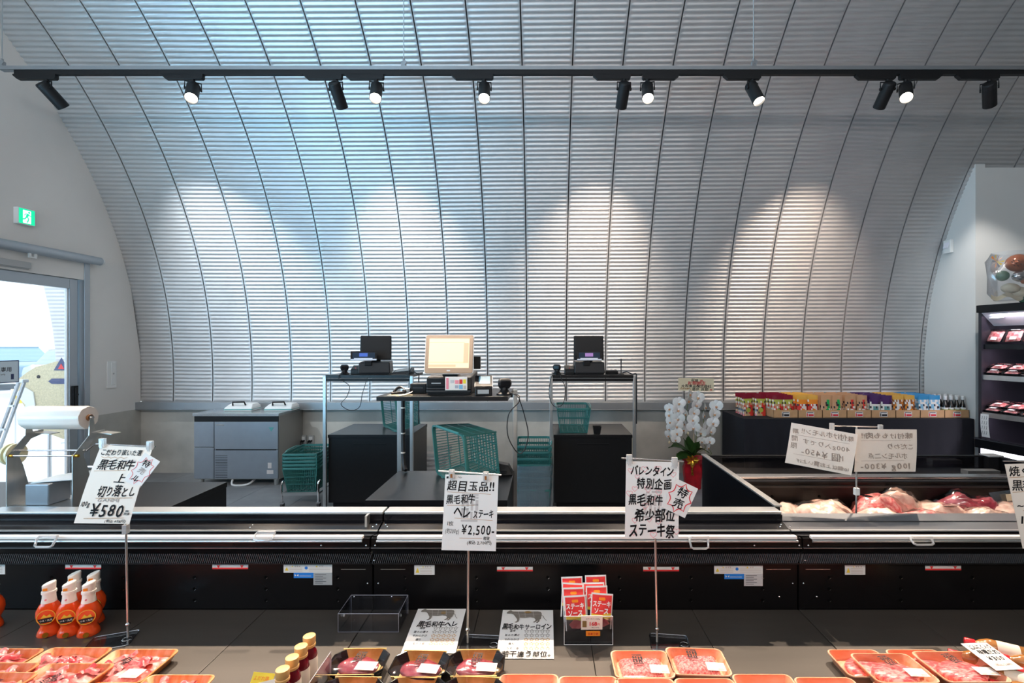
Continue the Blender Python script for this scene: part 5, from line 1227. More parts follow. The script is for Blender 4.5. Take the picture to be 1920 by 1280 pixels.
hw(k, 'GANMI', w * .30, w * .70, -.213, .018, 'ink_grey', .0065, .01, 0); hw(k, '100g', w * .03, w * .19, -.228, .024, 'ink', .0055); hw(k, '¥580', w * .22, w * .85, -.250, .062, 'ink', .0055, .012, .5); hw(k, '-', w * .86, w * .95, -.246, .03, 'ink', .0055); hw(k, '税抜', w * .85, w * .96, -.262, .011, 'ink', .0045)
under(k, [[(w * .16, -.281), (w * .88, -.277)]], 'ink_brown').location.z = .004; hw(k, '(税込 626円)', w * .54, w * .93, -.289, .012, 'ink', .003)
logo_mark(k, w * .52, -.06, .05, .11, 'ink_grey', .004)
t, tw, th = sheet(o, P(272, 848, 1.925), P(299, 866, 1.925), P(233, 900, 1.90), 'paper', 'bargain_tag')
hw(t, '特', tw * .22, tw * .70, -th * .25, .032, 'ink', .001); hw(t, '売', tw * .3, tw * .7, -th * .52, .026, 'ink_grey', .001); hw(t, 'ル', tw * .28, tw * .70, -th * .78, .030, 'ink', .001)
def burst(k, cx, cy, rx, ry, n, wd, mt='ink_red', ph=0):
    pts = []
    for i in range(n * 4 + 1):
        a = 2 * PI * i / (n * 4) + ph; f = (1, .80, .74, .80)[i % 4]; pts.append((cx + rx * f * math.cos(a), cy + ry * f * math.sin(a)))
    return under(k, [pts], mt, wd, 'burst_outline')
burst(t, tw * .5, -th * .5, tw * .52, th * .46, 9, .0018)
MB().cyl(P(180, 832, 1.955), P(291, 837, 1.955), .003, n=8).build('cross_bar', 'chrome', o, True)
for x, y in ((192, 828), (281, 833)): clip(o, P(x, y, 1.945))
MB().bx(-.009, .009, -.009, .009, -.02, .015).build('bar_holder', 'acrylic_white', o, loc=P(236, 990, 1.96))
bt = P(240, 1188, 1.95); bt.z = DK + .007; pole(o, P(236, 980, 1.962), bt, (bt.x - .05, bt.y - .02, DK + .0005), (0, 0, .35))
# sign 2
o = thing('price_sign', 'upright handwritten sign for fillet steak at 2500 yen in front of the lying basket', 'price sign', (0, 0, 0), 0, 'handwritten price signs on stands')
k, w, h = sheet(o, P(835, 889, 1.90), P(934.5, 893, 1.90), P(830, 1031, 1.86))
logo_mark(k, w * .33, -.072, w * .31, .105, 'ink_grey', .0004)
hw(k, '超目玉品!!', w * .04, w * .94, -.042, .044, 'ink', bold=.016); under(k, [[(w * .05, -.066), (w * .87, -.072)]], 'ink_brown', .0014)
hw(k, '黒毛和牛', w * .04, w * .58, -.093, .037, 'ink', bold=.018); under(k, [[(w * .06, -.117), (w * .57, -.115)]], 'ink_brown', .0014)
hw(k, 'ヘレ', w * .19, w * .52, -.142, .050, 'ink', bold=.014); hw(k, 'ステーキ', w * .55, w * .94, -.148, .036, 'ink', bold=.018); under(k, [[(w * .21, -.164), (w * .92, -.171)]], 'ink_brown', .0014)
hw(k, '1枚', w * .08, w * .20, -.184, .020, 'ink', bold=.0); hw(k, '(約200g)', w * .05, w * .31, -.212, .022, 'ink', bold=.0); hw(k, '¥2,500-', w * .34, w * .97, -.206, .050, 'ink', bold=.012, jit=.6)
under(k, [[(w * .32, -.238), (w * .74, -.237)]], 'ink_brown', .0014); hw(k, '税抜', w * .76, w * .88, -.237, .014, 'ink'); hw(k, '(税込 2,700円)', w * .46, w * .92, -.254, .015, 'ink')
hw(k, '■', w * .02, w * .07, -.011, .010, 'ink'); hw(k, 'ヘレ', w * .24, w * .32, -.010, .010, 'ink')
MB().cyl(P(822, 882.5, 1.905), P(940, 890, 1.905), .0032, n=8).build('cross_bar', 'white_rail', o, True)
for x, y in ((847, 887), (911, 891)): clip(o, P(x, y, 1.895)); MB().bx(-.004, .004, -.010, -.0095, -.015, .0).build('clip_mark', 'pouch_brown', o, loc=P(x, y, 1.894))
bt = P(877, 1200, 1.915); bt.z = DK + .007; pole(o, P(879, 890, 1.915), bt, (bt.x + .05, bt.y + .0, DK + .0005), (0, 0, -.08))
# sign 3
o = thing('price_sign', 'handwritten valentine steak fair sign with pink hearts before the partition', 'price sign', (0, 0, 0), 0, 'handwritten price signs on stands')
k, w, h = sheet(o, P(1174, 864, 1.88), P(1274, 869, 1.88), P(1174.5, 1008, 1.86))
logo_mark(k, w * .35, -.10, w * .33, .115, 'ink_grey', .0003)
def heart(x, y, s): return [(x + s * .5 * 16 * math.sin(t) ** 3 / 16, y + s * .5 * (13 * math.cos(t) - 5 * math.cos(2 * t) - 2 * math.cos(3 * t) - math.cos(4 * t)) / 16) for t in [2 * PI * i / 20 for i in range(21)]]
for a, b, s in ((.08, .12, .018), (.21, .20, .018), (.35, .10, .026), (.60, .09, .026), (.89, .16, .022), (.17, .36, .022), (.07, .42, .024), (.42, .36, .026), (.62, .40, .024), (.52, .48, .018), (.37, .58, .026), (.45, .76, .018), (.18, .77, .022), (.62, .78, .022), (.88, .62, .02), (.16, .93, .022), (.53, .95, .026), (.96, .90, .026)):
    under(k, [heart(w * a, -h * b, s)], 'ink_pink', .0014, 'heart_doodle').location.z = .0001
for s, x, y, sz, sx in (('バレンタイン', .09, -.036, .040, .90), ('特別企画', .20, -.085, .046, .87), ('黒毛和牛', .05, -.147, .046, .71), ('希少部位', .17, -.205, .050, .94), ('ステーキ祭', .07, -.262, .054, .93)):
    hw(k, s, w * x, w * sx, y, sz, 'ink', .0012, .022)
t, tw, th = sheet(o, P(1267, 896, 1.868), P(1309, 916, 1.868), P(1242, 951, 1.862), 'paper', 'bargain_tag')
burst(t, tw * .48, -th * .5, tw * .50, th * .47, 8, .0036); hw(t, '特', tw * .26, tw * .74, -th * .32, .044, 'ink', .001, .018); hw(t, '売', tw * .26, tw * .76, -th * .66, .044, 'ink', .001, .016)
MB().cyl(P(1165, 858.5, 1.885), P(1282, 865, 1.885), .0032, n=8).build('cross_bar', 'chrome', o, True)
for x, y in ((1180, 859), (1265, 864)): clip(o, P(x, y, 1.875))
bt = P(1232, 1195, 1.92); bt.z = DK + .007; pole(o, P(1226, 866, 1.895), bt, (bt.x + .05, bt.y + .0, DK + .0005), (0, 0, -.12))
# sign 4, cut by the frame
o = thing('price_sign', 'handwritten grilling beef sign cut off by the picture edge', 'price sign', (0, 0, 0), 0, 'handwritten price signs on stands')
k, w, h = sheet(o, P(1884, 870, 1.86), P(1990, 868, 1.86), P(1920, 1028, 1.80), 'paper_warm')
hw(k, '焼くだけ', .010, w * .8, -.028, .038, 'ink'); under(k, [[(.006, -.050), (w * .9, -.047)]], 'ink_brown'); hw(k, '黒毛和牛', .010, w * .8, -.080, .040, 'ink'); under(k, [[(.006, -.104), (w * .9, -.10)]], 'ink_brown')
hw(k, '~塩焼き', .010, w * .8, -.150, .036, 'ink'); under(k, [[(.03, -.172), (w * .9, -.17)]], 'ink_brown'); hw(k, '100g', .014, w * .55, -.205, .036, 'ink')
bt = P(1960, 1195, 1.92); bt.z = DK + .007; pole(o, P(1946, 866, 1.88), bt, (bt.x + .05, bt.y, DK + .0005), (0, 0, -.12)); MB().cyl(P(1880, 864, 1.87), P(1998, 864, 1.87), .003, n=8).build('cross_bar', 'chrome', o, True); clip(o, P(1960, 866, 1.865))
# the two landscape sheets over the island freezer, seen from behind
o = thing('double_price_sign', 'stand with two landscape paper signs seen from behind over the island freezer', 'price sign', (0, 0, 0))
rows = [((P(1484, 792, 2.56), P(1606, 806, 2.52), P(1467, 866, 2.56)), (('味付けホルモン!!', .16, .95, .14, .034), ('400g入りです', .2, .92, .40, .030), ('1個 ¥450-', .2, .85, .63, .040), ('10個以上お買い上げ', .15, .95, .88, .024), ('期', .03, .13, .18, .03), ('間', .03, .13, .36, .03), ('限', .03, .13, .54, .03))),
        ((P(1604, 804, 2.52), P(1724, 800, 2.54), P(1598, 884, 2.52)), (('味付けもも肉!!', .08, .92, .15, .034), ('こだわり', .50, .95, .40, .032), ('ホルモン二点', .2, .85, .62, .034), ('100g ¥300-', .08, .90, .86, .042)))]
for (a, b, c), T in rows:
    k, w, h = sheet(o, a, b, c, 'paper_warm', bend=.004)
    for s, x0_, x1_, y, sz in T: hw(k, s, w * x0_, w * x1_, -h * y, sz, 'ink_faint', .0048, .008, mirror=True)
    under(k, [[(w * .08, -h * .27), (w * .9, -h * .26)], [(w * .1, -h * .74), (w * .8, -h * .73)]], 'ink_faint').location.z = .0035
MB().cyl(P(1560, 798, 2.55), P(1650, 800, 2.55), .0035, n=8).build('cross_bar', 'chrome', o, True)
for x, y in ((1560, 798), (1651, 801)): clip(o, P(x, y, 2.545))
MB().cyl(P(1606, 800, 2.53), Vector((P(1605, 900, 2.53).x, 2.53, .457)), .0045, n=10).build('rod', 'satin_steel', o, True)
MB().bx(-.011, .011, -.01, .01, -.018, .018).build('height_clamp', 'white_plastic', o, loc=P(1606, 921, 2.53)); b = Vector((P(1605, 900, 2.53).x, 2.58, .4505)); MB().box(b + Vector((0, 0, .003)), (.16, .11, .006)).build('base_plate', 'acrylic', o)

# ------------------------------------------------------------------ bagged meat in the island freezer
def bagged(x, y, rx, ry, rz_, mt, lab, seed, z=.39, tag_=False, flap=False):
    z = .45; rz_ = max(rz_, .066)
    o = thing('meat_bag', lab, 'meat', (x, y, z), random.uniform(-.4, .4), 'bagged meat in the island freezer')
    fn = lambda p: Vector((p.x * (1 + .25 * mnoise.noise(p * 9 + Vector((seed, 0, 0)))), p.y * (1 + .25 * mnoise.noise(p * 9 + Vector((0, seed, 0)))), max(-rz_ * .72, p.z * (1 + .55 * mnoise.noise(p * 11 + Vector((0, 0, seed)))) + .012 * mnoise.noise(p * 40))))
    MB().sphere((0, 0, rz_ * .74), (rx, ry, rz_), 26, 16, fn=fn).build('meat', mt, o, True)
    fn2 = lambda p: Vector((p.x * (1.06 + .2 * mnoise.noise(p * 7 + Vector((seed, 3, 0)))), p.y * (1.06 + .2 * mnoise.noise(p * 7)), max(-rz_ * .73, p.z * (1.12 + .5 * mnoise.noise(p * 10 + Vector((0, 0, seed)))) + .012 * mnoise.noise(p * 26))))
    MB().sphere((0, 0, rz_ * .75), (rx * 1.05, ry * 1.05, rz_ * 1.06), 30, 18, fn=fn2).build('clear_bag', 'film', o, True, ang=20)
    if tag_: MB().box((.02, -ry * .35, rz_ * 1.75), (.085, .06, .001), (-.5, 0, .2)).build('price_label', 'paper', o)
    if flap: MB().grid(lambda u, v: ((u - .5) * (.16 + .09 * v), .02 + .03 * v, rz_ * 1.1 + .11 * v), 6, 4).build('bag_top', 'wrap', o); MB().box((.03, .025, rz_ * 1.1 + .075), (.07, .001, .04), (-.2, 0, 0)).build('price_label', 'label_cream', o)
for a in ((1.42, 2.97, .15, .12, .065, 'meat_pale', 'bag of pale pink chicken nearest the freezer end panel', 1), (1.66, 2.90, .16, .12, .075, 'meat_pale', 'second bag of pale chicken from the end panel', 2, .39, False, False), (1.80, 3.02, .12, .08, .06, 'meat_pale', 'small bag of chicken behind the sign rod', 3),
          (1.98, 2.86, .14, .10, .055, 'meat_pale', 'bag of yellowish chicken below the landscape signs', 4), (2.08, 3.0, .17, .10, .085, 'meat_pink', 'big bag of red and white marbled meat under the landscape signs', 5), (2.28, 2.84, .16, .10, .05, 'meat_pink', 'bag of sliced pink meat at the front of the freezer', 6),
          (2.46, 2.98, .16, .10, .058, 'meat_pale', 'bag of pale meat with a white price label in the freezer middle', 7, .39, True), (2.66, 3.05, .18, .07, .085, 'meat_dark', 'bag of dark red liver at the back of the freezer', 8), (2.62, 2.86, .15, .10, .05, 'meat_pale', 'flat bag of grey-pink offal in front of the liver', 9),
          (2.88, 2.97, .15, .10, .06, 'meat_pale', 'bag of pale offal with its clear top standing up', 10, .39, False, True), (3.07, 2.98, .13, .10, .06, 'meat_pale', 'bag of brownish chicken at the far end of the freezer', 11), (3.02, 2.76, .15, .09, .06, 'meat_pale', 'flat pale bag in the front far corner of the freezer', 12), (2.24, 3.06, .13, .06, .10, 'meat_pale', 'bag of cream-coloured chicken behind the marbled meat', 13), (2.42, 2.76, .15, .08, .06, 'meat_pink', 'long flat bag of pink slices along the freezer front', 14), (1.50, 2.72, .15, .09, .06, 'meat_pale', 'front bag of chicken right by the end panel', 15)):
    bagged(*a)

# ------------------------------------------------------------------ foreground goods on the deck
def squeeze_bottle(x, y, lab, rz=0):
    o = thing('squeeze_bottle', lab, 'sauce bottle', (x, y, DK), rz, 'orange squeeze bottles')
    def ring(rx, ry, z, cy=0): return [(rx * math.cos(a), cy + ry * math.sin(a), z) for a in [2 * PI * i / 24 for i in range(24)]]
    b = MB(); b.loft([ring(.036, .032, 0), ring(.038, .034, .006), ring(.034, .030, .020, .002), ring(.027, .024, .036, .004), ring(.030, .024, .046, .004), ring(.0385, .028, .062, .003), ring(.042, .030, .082, .002), ring(.040, .029, .102, .002), ring(.032, .026, .120, .002), ring(.022, .022, .134, .002), ring(.019, .019, .140, .002)])
    b.build('bottle_body', 'ketchup', o, True, ang=70)
    MB().loft([ring(.0245, .0235, .132, .002), ring(.0215, .0215, .150, .002), ring(.0205, .0205, .172, .002)]).build('neck_sleeve', 'cap_cream', o, True)
    c = MB(); n = 24; c.loft([ring(.0235, .0235, .168, .002), ring(.0240, .0240, .171, .002), ring(.0235, .0235, .178, .002), ring(.0205, .0205, .179, .002), [(.0215 * math.cos(a), .002 + .0215 * math.sin(a), .206 + .006 * math.cos(a)) for a in [2 * PI * i / n for i in range(n)]], [(.0195 * math.cos(a), .002 + .0195 * math.sin(a), .209 + .006 * math.cos(a)) for a in [2 * PI * i / n for i in range(n)]]])
    c.build('flip_cap', 'cap_cream', o, True, ang=35)
    MB().box((-.006, -.0185, .190), (.014, .004, .010)).build('cap_emblem', 'price_orange', o); MB().cyl((-.004, -.0185, .148), (-.004, -.0215, .148), .0035, n=10).build('neck_dot', 'ink_pink', o)
    R = Matrix.Translation((0, -.0280, .082)) @ Matrix.Rotation(PI / 2, 4, 'X')
    l = MB(); l.prism([(.029 * math.cos(t * PI / 12), .029 * math.sin(t * PI / 12)) for t in range(24)], -.004, .0015, R); l.build('round_label', 'ketchup', o)
    q = MB(); stroke(q, [(.028 * math.cos(t * PI / 12), .028 * math.sin(t * PI / 12)) for t in range(25)], .0022, R, .0018); q.build('label_ring', 'sticker_yellow', o)
    q = MB(); q.prism([(-.025, -.004), (.025, -.004), (.017, -.022), (-.017, -.022)], .0015, .0022, R); q.build('label_band', 'ink', o)
    q = MB(); q.prism([(-.016, -.002), (-.006, .012), (.002, .003), (.012, .010), (.018, -.002)], .0015, .0022, R); q.build('label_picture', 'sticker_yellow', o)
    for i in range(5): stroke(MB(), [(0, 0), (1, 1)], 1)
    txt(o, 'つる・丸元', 0, -.0125, .0078, 'paper', R, bold=.02, lift=.0026)
    MB().lathe([(.0, .0), (.010, .0), (.010, .002), (.0, .002)], 16, Matrix.Translation((0, -.0345, .012)) @ Matrix.Rotation(PI / 2 - .15, 4, 'X')).build('foot_medallion', 'gold', o)
    return o
s0 = squeeze_bottle(-2.036, 1.985, 'orange squeeze bottle at the outer end of the front row of three', .5)
for x, y, lab in ((-1.953, 1.985, 'orange squeeze bottle in the middle of the front row of three'), (-1.872, 1.985, 'orange squeeze bottle in the front row nearest the sign rod'), (-2.012, 2.068, 'orange squeeze bottle of the back row behind the front middle one'), (-1.930, 2.068, 'orange squeeze bottle of the back row nearest the sign rod'), (-2.325, 2.03, 'orange squeeze bottle cut off by the picture edge')):
    dup(s0, lab, (x, y, DK), random.uniform(.46, .58))
# empty acrylic box
o = thing('acrylic_box', 'empty clear acrylic box on the showcase deck', 'box', (-.725, 2.06, DK))
for n, c, d in (('front_wall', (0, -.068, .041), (.25, .003, .074)), ('back_wall', (0, .068, .044), (.25, .003, .08)), ('side_wall', (-.1235, 0, .044), (.003, .133, .08)), ('side_wall', (.1235, 0, .044), (.003, .133, .08)), ('box_floor', (0, 0, .0035), (.25, .139, .003))): MB().box(c, d).build(n, 'acrylic', o)
e = MB()
for z, yy in ((.078, -.068), (.003, -.068), (.084, .068)): e.cyl((-.125, yy, z), (.125, yy, z), .0012, n=5)
for x in (-.125, .125): e.cyl((x, -.068, .002), (x, -.068, .078), .0012, n=5).cyl((x, .068, .002), (x, .068, .084), .001, n=5).cyl((x, -.068, .078), (x, .068, .084), .0012, n=5)
e.build('polished_edges', 'pouch_silver', o)
for x in (-.12, .12): MB().sphere((x, -.02, .045), (.003, .005, .007), 8, 6).build('stud', 'white_plastic', o, True)
# cow leaflets
def cow_sheet(tl, tr, bl, title, spot, foot, lab):
    o = thing('cow_leaflet', lab, 'leaflet', (0, 0, 0), 0, 'beef cut leaflets')
    k, w, h = sheet(o, tl, tr, bl, 'paper', 'leaflet_sheet', bend=.004)
    C = [(.085, .145), (.10, .118), (.135, .100), (.155, .088), (.165, .098), (.178, .090), (.180, .104), (.21, .112), (.30, .113), (.45, .112), (.58, .112), (.70, .110), (.755, .120), (.775, .150), (.775, .185), (.765, .22), (.76, .255), (.735, .275), (.735, .30), (.70, .335), (.665, .33), (.70, .305), (.695, .285), (.68, .305), (.64, .328), (.61, .322), (.655, .295), (.655, .262), (.62, .235), (.55, .225), (.46, .238), (.38, .235), (.345, .232), (.345, .268), (.335, .305), (.295, .33), (.255, .325), (.30, .30), (.30, .262), (.27, .225), (.245, .195), (.215, .165), (.175, .150), (.13, .152), (.10, .152)]
    q = MB(); q.prism([(x * w, -y * h * 1.15 + .02) for x, y in C], .0005, .0010); q.build('cow_picture', 'cow_grey', k).location.z = .0035
    q = MB(); q.prism([((spot[0] + spot[2] * math.cos(t * PI / 8)) * w, -(spot[1] + spot[3] * math.sin(t * PI / 8)) * h * 1.15 + .02) for t in range(16)], .0010, .0014); q.build('cut_mark', 'cow_brown', k).location.z = .0035
    tl_ = MB(); stroke(tl_, [(.772 * w, -.14 * h), (.81 * w, -.17 * h), (.825 * w, -.215 * h), (.87 * w, -.265 * h)], .0022); tl_.build('cow_tail', 'cow_grey', k).location.z = .0038
    ln = MB()
    for pts in ([(.31, .118), (.33, .165), (.345, .232)], [(.44, .114), (.45, .17), (.46, .235)], [(.60, .114), (.61, .165), (.63, .235)], [(.24, .16), (.40, .175), (.60, .172), (.77, .165)], [(.34, .205), (.5, .21), (.64, .205)]): stroke(ln, [(x * w, -y * h * 1.15 + .02) for x, y in pts], .0009)
    ln.build('cut_lines', 'ink_grey', k).location.z = .0045
    hw(k, title, w * (.12 if len(title) < 7 else .04), w * (.92 if len(title) < 7 else .97), -h * .40, .036, 'ink', .005, .022)
    for i, s in enumerate(('濃厚', '旨みの濃さ', 'やわらかさ', '香り', 'ごちそう感')): hw(k, s, w * (.24 - .028 * len(s)), w * (.24 + .028 * len(s)), -h * (.49 + .085 * i), .013, 'ink', .005, .01)
    for c in range(5):
        for r in range(5):
            q = MB(); a0 = PI / 2; ps = [((.0098 if i % 2 == 0 else .0050) * math.cos(a0 + i * PI / 5), (.0098 if i % 2 == 0 else .0050) * math.sin(a0 + i * PI / 5)) for i in range(11)]
            stroke(q, ps, .0024, z=0); q.build('rating_star', 'cow_grey' if r < 2 else 'star_ochre', k, loc=(w * (.50 + .098 * c), -h * (.49 + .085 * r), .0045))
    if foot: hw(k, foot, w * .08, w * .95, -h * .93, .032, 'ink', .0035, .022)
    return o
def on_deck(px, py, dz=0): d = (H - DK - dz) * F / (py - CY); return P(px, py, d)
tl = on_deck(784, 1141, .034); tr = on_deck(874, 1141, .034); cow_sheet(tl, tr, on_deck(752, 1224, .003), '黒毛和牛ヘレ', (.56, .175, .055, .028), '', 'cow leaflet for fillet beef, half covered by the black meat trays')
cow_sheet(on_deck(943, 1143, .034), on_deck(1037, 1144, .034), on_deck(932, 1234, .003), '黒毛和牛サーロイン', (.50, .128, .075, .022), '若干違う部位。', 'cow leaflet for sirloin beef lying free in the middle of the deck')
# steak sauce rack
def sauce_rack():
    o = thing('sauce_rack', 'clear acrylic rack with a yen price card for the red steak sauce pouches', 'rack', (.176, 1.965, DK))
    for n, c, d, r in (('front_wall', (0, -.055, .058), (.19, .003, .112), (.08, 0, 0)), ('back_wall', (0, .055, .07), (.19, .003, .14), (0, 0, 0)), ('side_wall', (-.0965, 0, .05), (.003, .11, .10), None), ('side_wall', (.0965, 0, .05), (.003, .11, .10), None), ('rack_floor', (0, 0, .002), (.19, .11, .003), None), ('divider', (0, 0, .045), (.002, .10, .085), None)):
        MB().box(c, d, r).build(n, 'acrylic', o)
    e = MB()
    e.cyl((-.096, -.052, .112), (.096, -.052, .112), .0014, n=5).cyl((-.096, -.058, .003), (.096, -.058, .003), .0014, n=5)
    for x in (-.096, .096): e.cyl((x, -.058, .003), (x, -.052, .112), .0014, n=5)
    e.build('polished_edges', 'white_plastic', o)
    k = MB(); k.box((.012, -.066, .095), (.084, .002, .058), (.1, 0, .02)); cd = k.build('price_card', 'paper_warm', o)
    R = Matrix.Translation((.012, -.0675, .095)) @ Matrix.Rotation(PI / 2 + .1, 4, 'X')
    txt(o, 'ステーキソース200g', .004, .016, .0062, 'ink', R, bold=.004, name='price_text'); txt(o, '168', .006, -.004, .022, 'ink_red', R, bold=.03, name='price_text'); txt(o, '円', .027, -.006, .010, 'ink_red', R, name='price_text'); txt(o, '(税込 181円)', .014, -.020, .0055, 'ink', R, bold=.004, name='price_text')
    MB().box((-.017, -.0690, .091), (.016, .001, .026), (.1, 0, 0)).build('picture_patch', 'cow_brown', o)
    MB().box((.017, -.066, .052), (.056, .002, .020), (.08, 0, 0)).build('maker_tag', 'price_orange', o, bevel=.004); txt(o, '日本食研', .017, 0, .0105, 'pouch_red', Matrix.Translation((0, -.0675, .052)) @ Matrix.Rotation(PI / 2 + .08, 4, 'X'), bold=.02, name='tag_text')
    names = (('outer column, hindmost', -.055, .035, .085, -.04), ('outer column, third from the front', -.064, .018, .066, .05), ('outer column, second from the front', -.052, .0, .056, -.03), ('outer column, foremost', -.044, -.022, .034, -.06), ('inner column, hindmost', .043, .038, .090, -.03), ('inner column, third from the front', .032, .022, .066, -.02), ('inner column, second from the front', .042, .002, .062, -.02), ('inner column, foremost', .050, -.020, .042, .08))
    first = None
    for nm, x, y, z, rl in names:
        lab = 'red steak sauce pouch in the clear rack, ' + nm
        if first is None:
            p = thing('sauce_pouch', lab, 'sauce pouch', (0, 0, 0), 0, 'red steak sauce pouches'); w, h = .088, .135
            def side(s): return lambda u, v: ((u - .5) * w, s * (.010 * (math.sin(u * PI) * math.sin(v * PI)) ** .6 + .0006), h * v)
            mf = lambda i, j: 2 if i in (0, 19) or j == 23 else (1 if 8 <= j <= 9 or (j == 10 and i > 11) else (3 if j < 8 else 0))
            m = MB(); m.grid(side(-1), 20, 24, mf=mf); m.grid(lambda u, v: side(1)(1 - u, v), 10, 12, m=2); m.build('pouch_body', ['sticker_red', 'sticker_yellow', 'white_plastic', 'pouch_dark'], p, True)
            R2 = Matrix.Translation((0, -.0112, .09)) @ Matrix.Rotation(PI / 2 - .12, 4, 'X')
            hw(p, 'ステーキ', -.038, .036, .008, .024, 'paper', .0015, .03, .4, R2, 'pouch_lettering'); hw(p, 'ソース', -.032, .028, -.018, .024, 'paper', .0015, .03, .4, R2, 'pouch_lettering')
            q = MB(); q.prism([(x_ * 1, y_ + .026) for x_, y_ in rrect(.026, .010, .004)], -.003, .001, R2); q.build('maker_badge', 'price_orange', p)
            q = MB(); q.prism([(-.03, -.058), (-.01, -.042), (.02, -.046), (.035, -.062), (.01, -.075), (-.02, -.072)], -.002, .0012, R2); q.build('steak_picture', 'meat_dark', p); q = MB(); q.prism([(.0, -.042), (.016, -.036), (.036, -.042), (.02, -.047)], -.002, .0016, R2); q.build('garnish_picture', 'pouch_lime', p)
            first = p
        else: p = dup(first, lab)
        p.location = (.176 + x, 1.965 + y, DK + .006 + z * .95); p.rotation_euler = (-.10, rl, 0)
sauce_rack()
# cream bottles with tan caps
def dressing(x, y, lab):
    o = thing('dressing_bottle', lab, 'bottle', (x, y, DK), 0, 'cream dressing bottles in a line')
    MB().lathe([(.024, 0), (.027, .004), (.027, .115), (.025, .130)], 24, cap1=False).build('paper_label', 'bottle_cream', o, True)
    MB().lathe([(.0255, .128), (.0258, .132), (.022, .146), (.016, .158), (.014, .166)], 24).build('shoulder', 'glass_maroon', o, True)
    MB().lathe([(.0165, .160), (.0205, .163), (.0205, .170), (.0185, .172), (.0195, .174), (.0205, .192), (.0195, .197), (.012, .199)], 24).build('cap', 'cap_tan', o, True, ang=30)
    MB().lathe([(.0275, .02), (.0275, .045)], 24, cap0=False, cap1=False).build('label_band', 'glass_maroon', o, True)
    return o
dr = dressing(-.800, 1.645, 'cream bottle with a tan cap, farthest back of the line of four')
for i, lab in enumerate(('second from the back', 'third from the back', 'nearest')): dup(dr, 'cream bottle with a tan cap, ' + lab + ' of the line of four', (-.800, 1.589 - .056 * i, DK))
o = thing('acrylic_rack', 'clear acrylic rack beside the line of cream bottles', 'rack', (-.742, 1.55, DK)); MB().box((0, 0, .06), (.003, .26, .12)).build('side_wall', 'acrylic', o); MB().box((-.056, .0, .0015), (.11, .26, .003)).build('rack_floor', 'acrylic', o)
e = MB(); e.cyl((0, -.13, .12), (0, .13, .12), .0015, n=5).cyl((0, .13, 0), (0, .13, .12), .0015, n=5); e.build('polished_edges', 'pouch_silver', o)
# price cards beside the bottles
def card(cx, cy, z, w, h, tilt, rz, mt, lab, lines):
    o = thing('price_card', lab, 'price card', (cx, cy, z), rz)
    b = MB(); b.box((0, 0, 0), (w, .0012, h), (tilt, 0, 0)); b.build('card_sheet', mt, o); R = Matrix.Rotation(PI / 2 + tilt, 4, 'X') @ Matrix.Translation((0, 0, .0008))
    for s, x, y, sz, m in lines: txt(o, s, x, y, sz, m, R, bold=.012)
    return o
card(-.945, 1.615, DK + .060, .078, .052, -.6, -.12, 'price_yellow', 'yellow price card with orange writing, first beside the cream bottles', (('よだれ鶏', -.004, .010, .014, 'price_orange'), ('¥450', -.010, -.010, .013, 'ink')))
card(-.856, 1.66, DK + .048, .05, .05, -.6, .5, 'price_yellow', 'small yellow card tucked against the back cream bottle', (('¥5', 0, .0, .014, 'price_orange'),))
card(-.925, 1.545, DK + .045, .15, .10, -.55, .42, 'paper', 'white handwritten card leaning before the cream bottles', (('黒ごま', -.02, .02, .024, 'ink'), ('だれ', .03, -.006, .022, 'ink'), ('特製', -.04, -.022, .02, 'ink')))
card(-1.010, 1.500, DK + .040, .10, .08, -.55, .5, 'paper', 'white handwritten card cut off by the lower picture edge', (('焼肉', .0, .01, .022, 'ink'),))

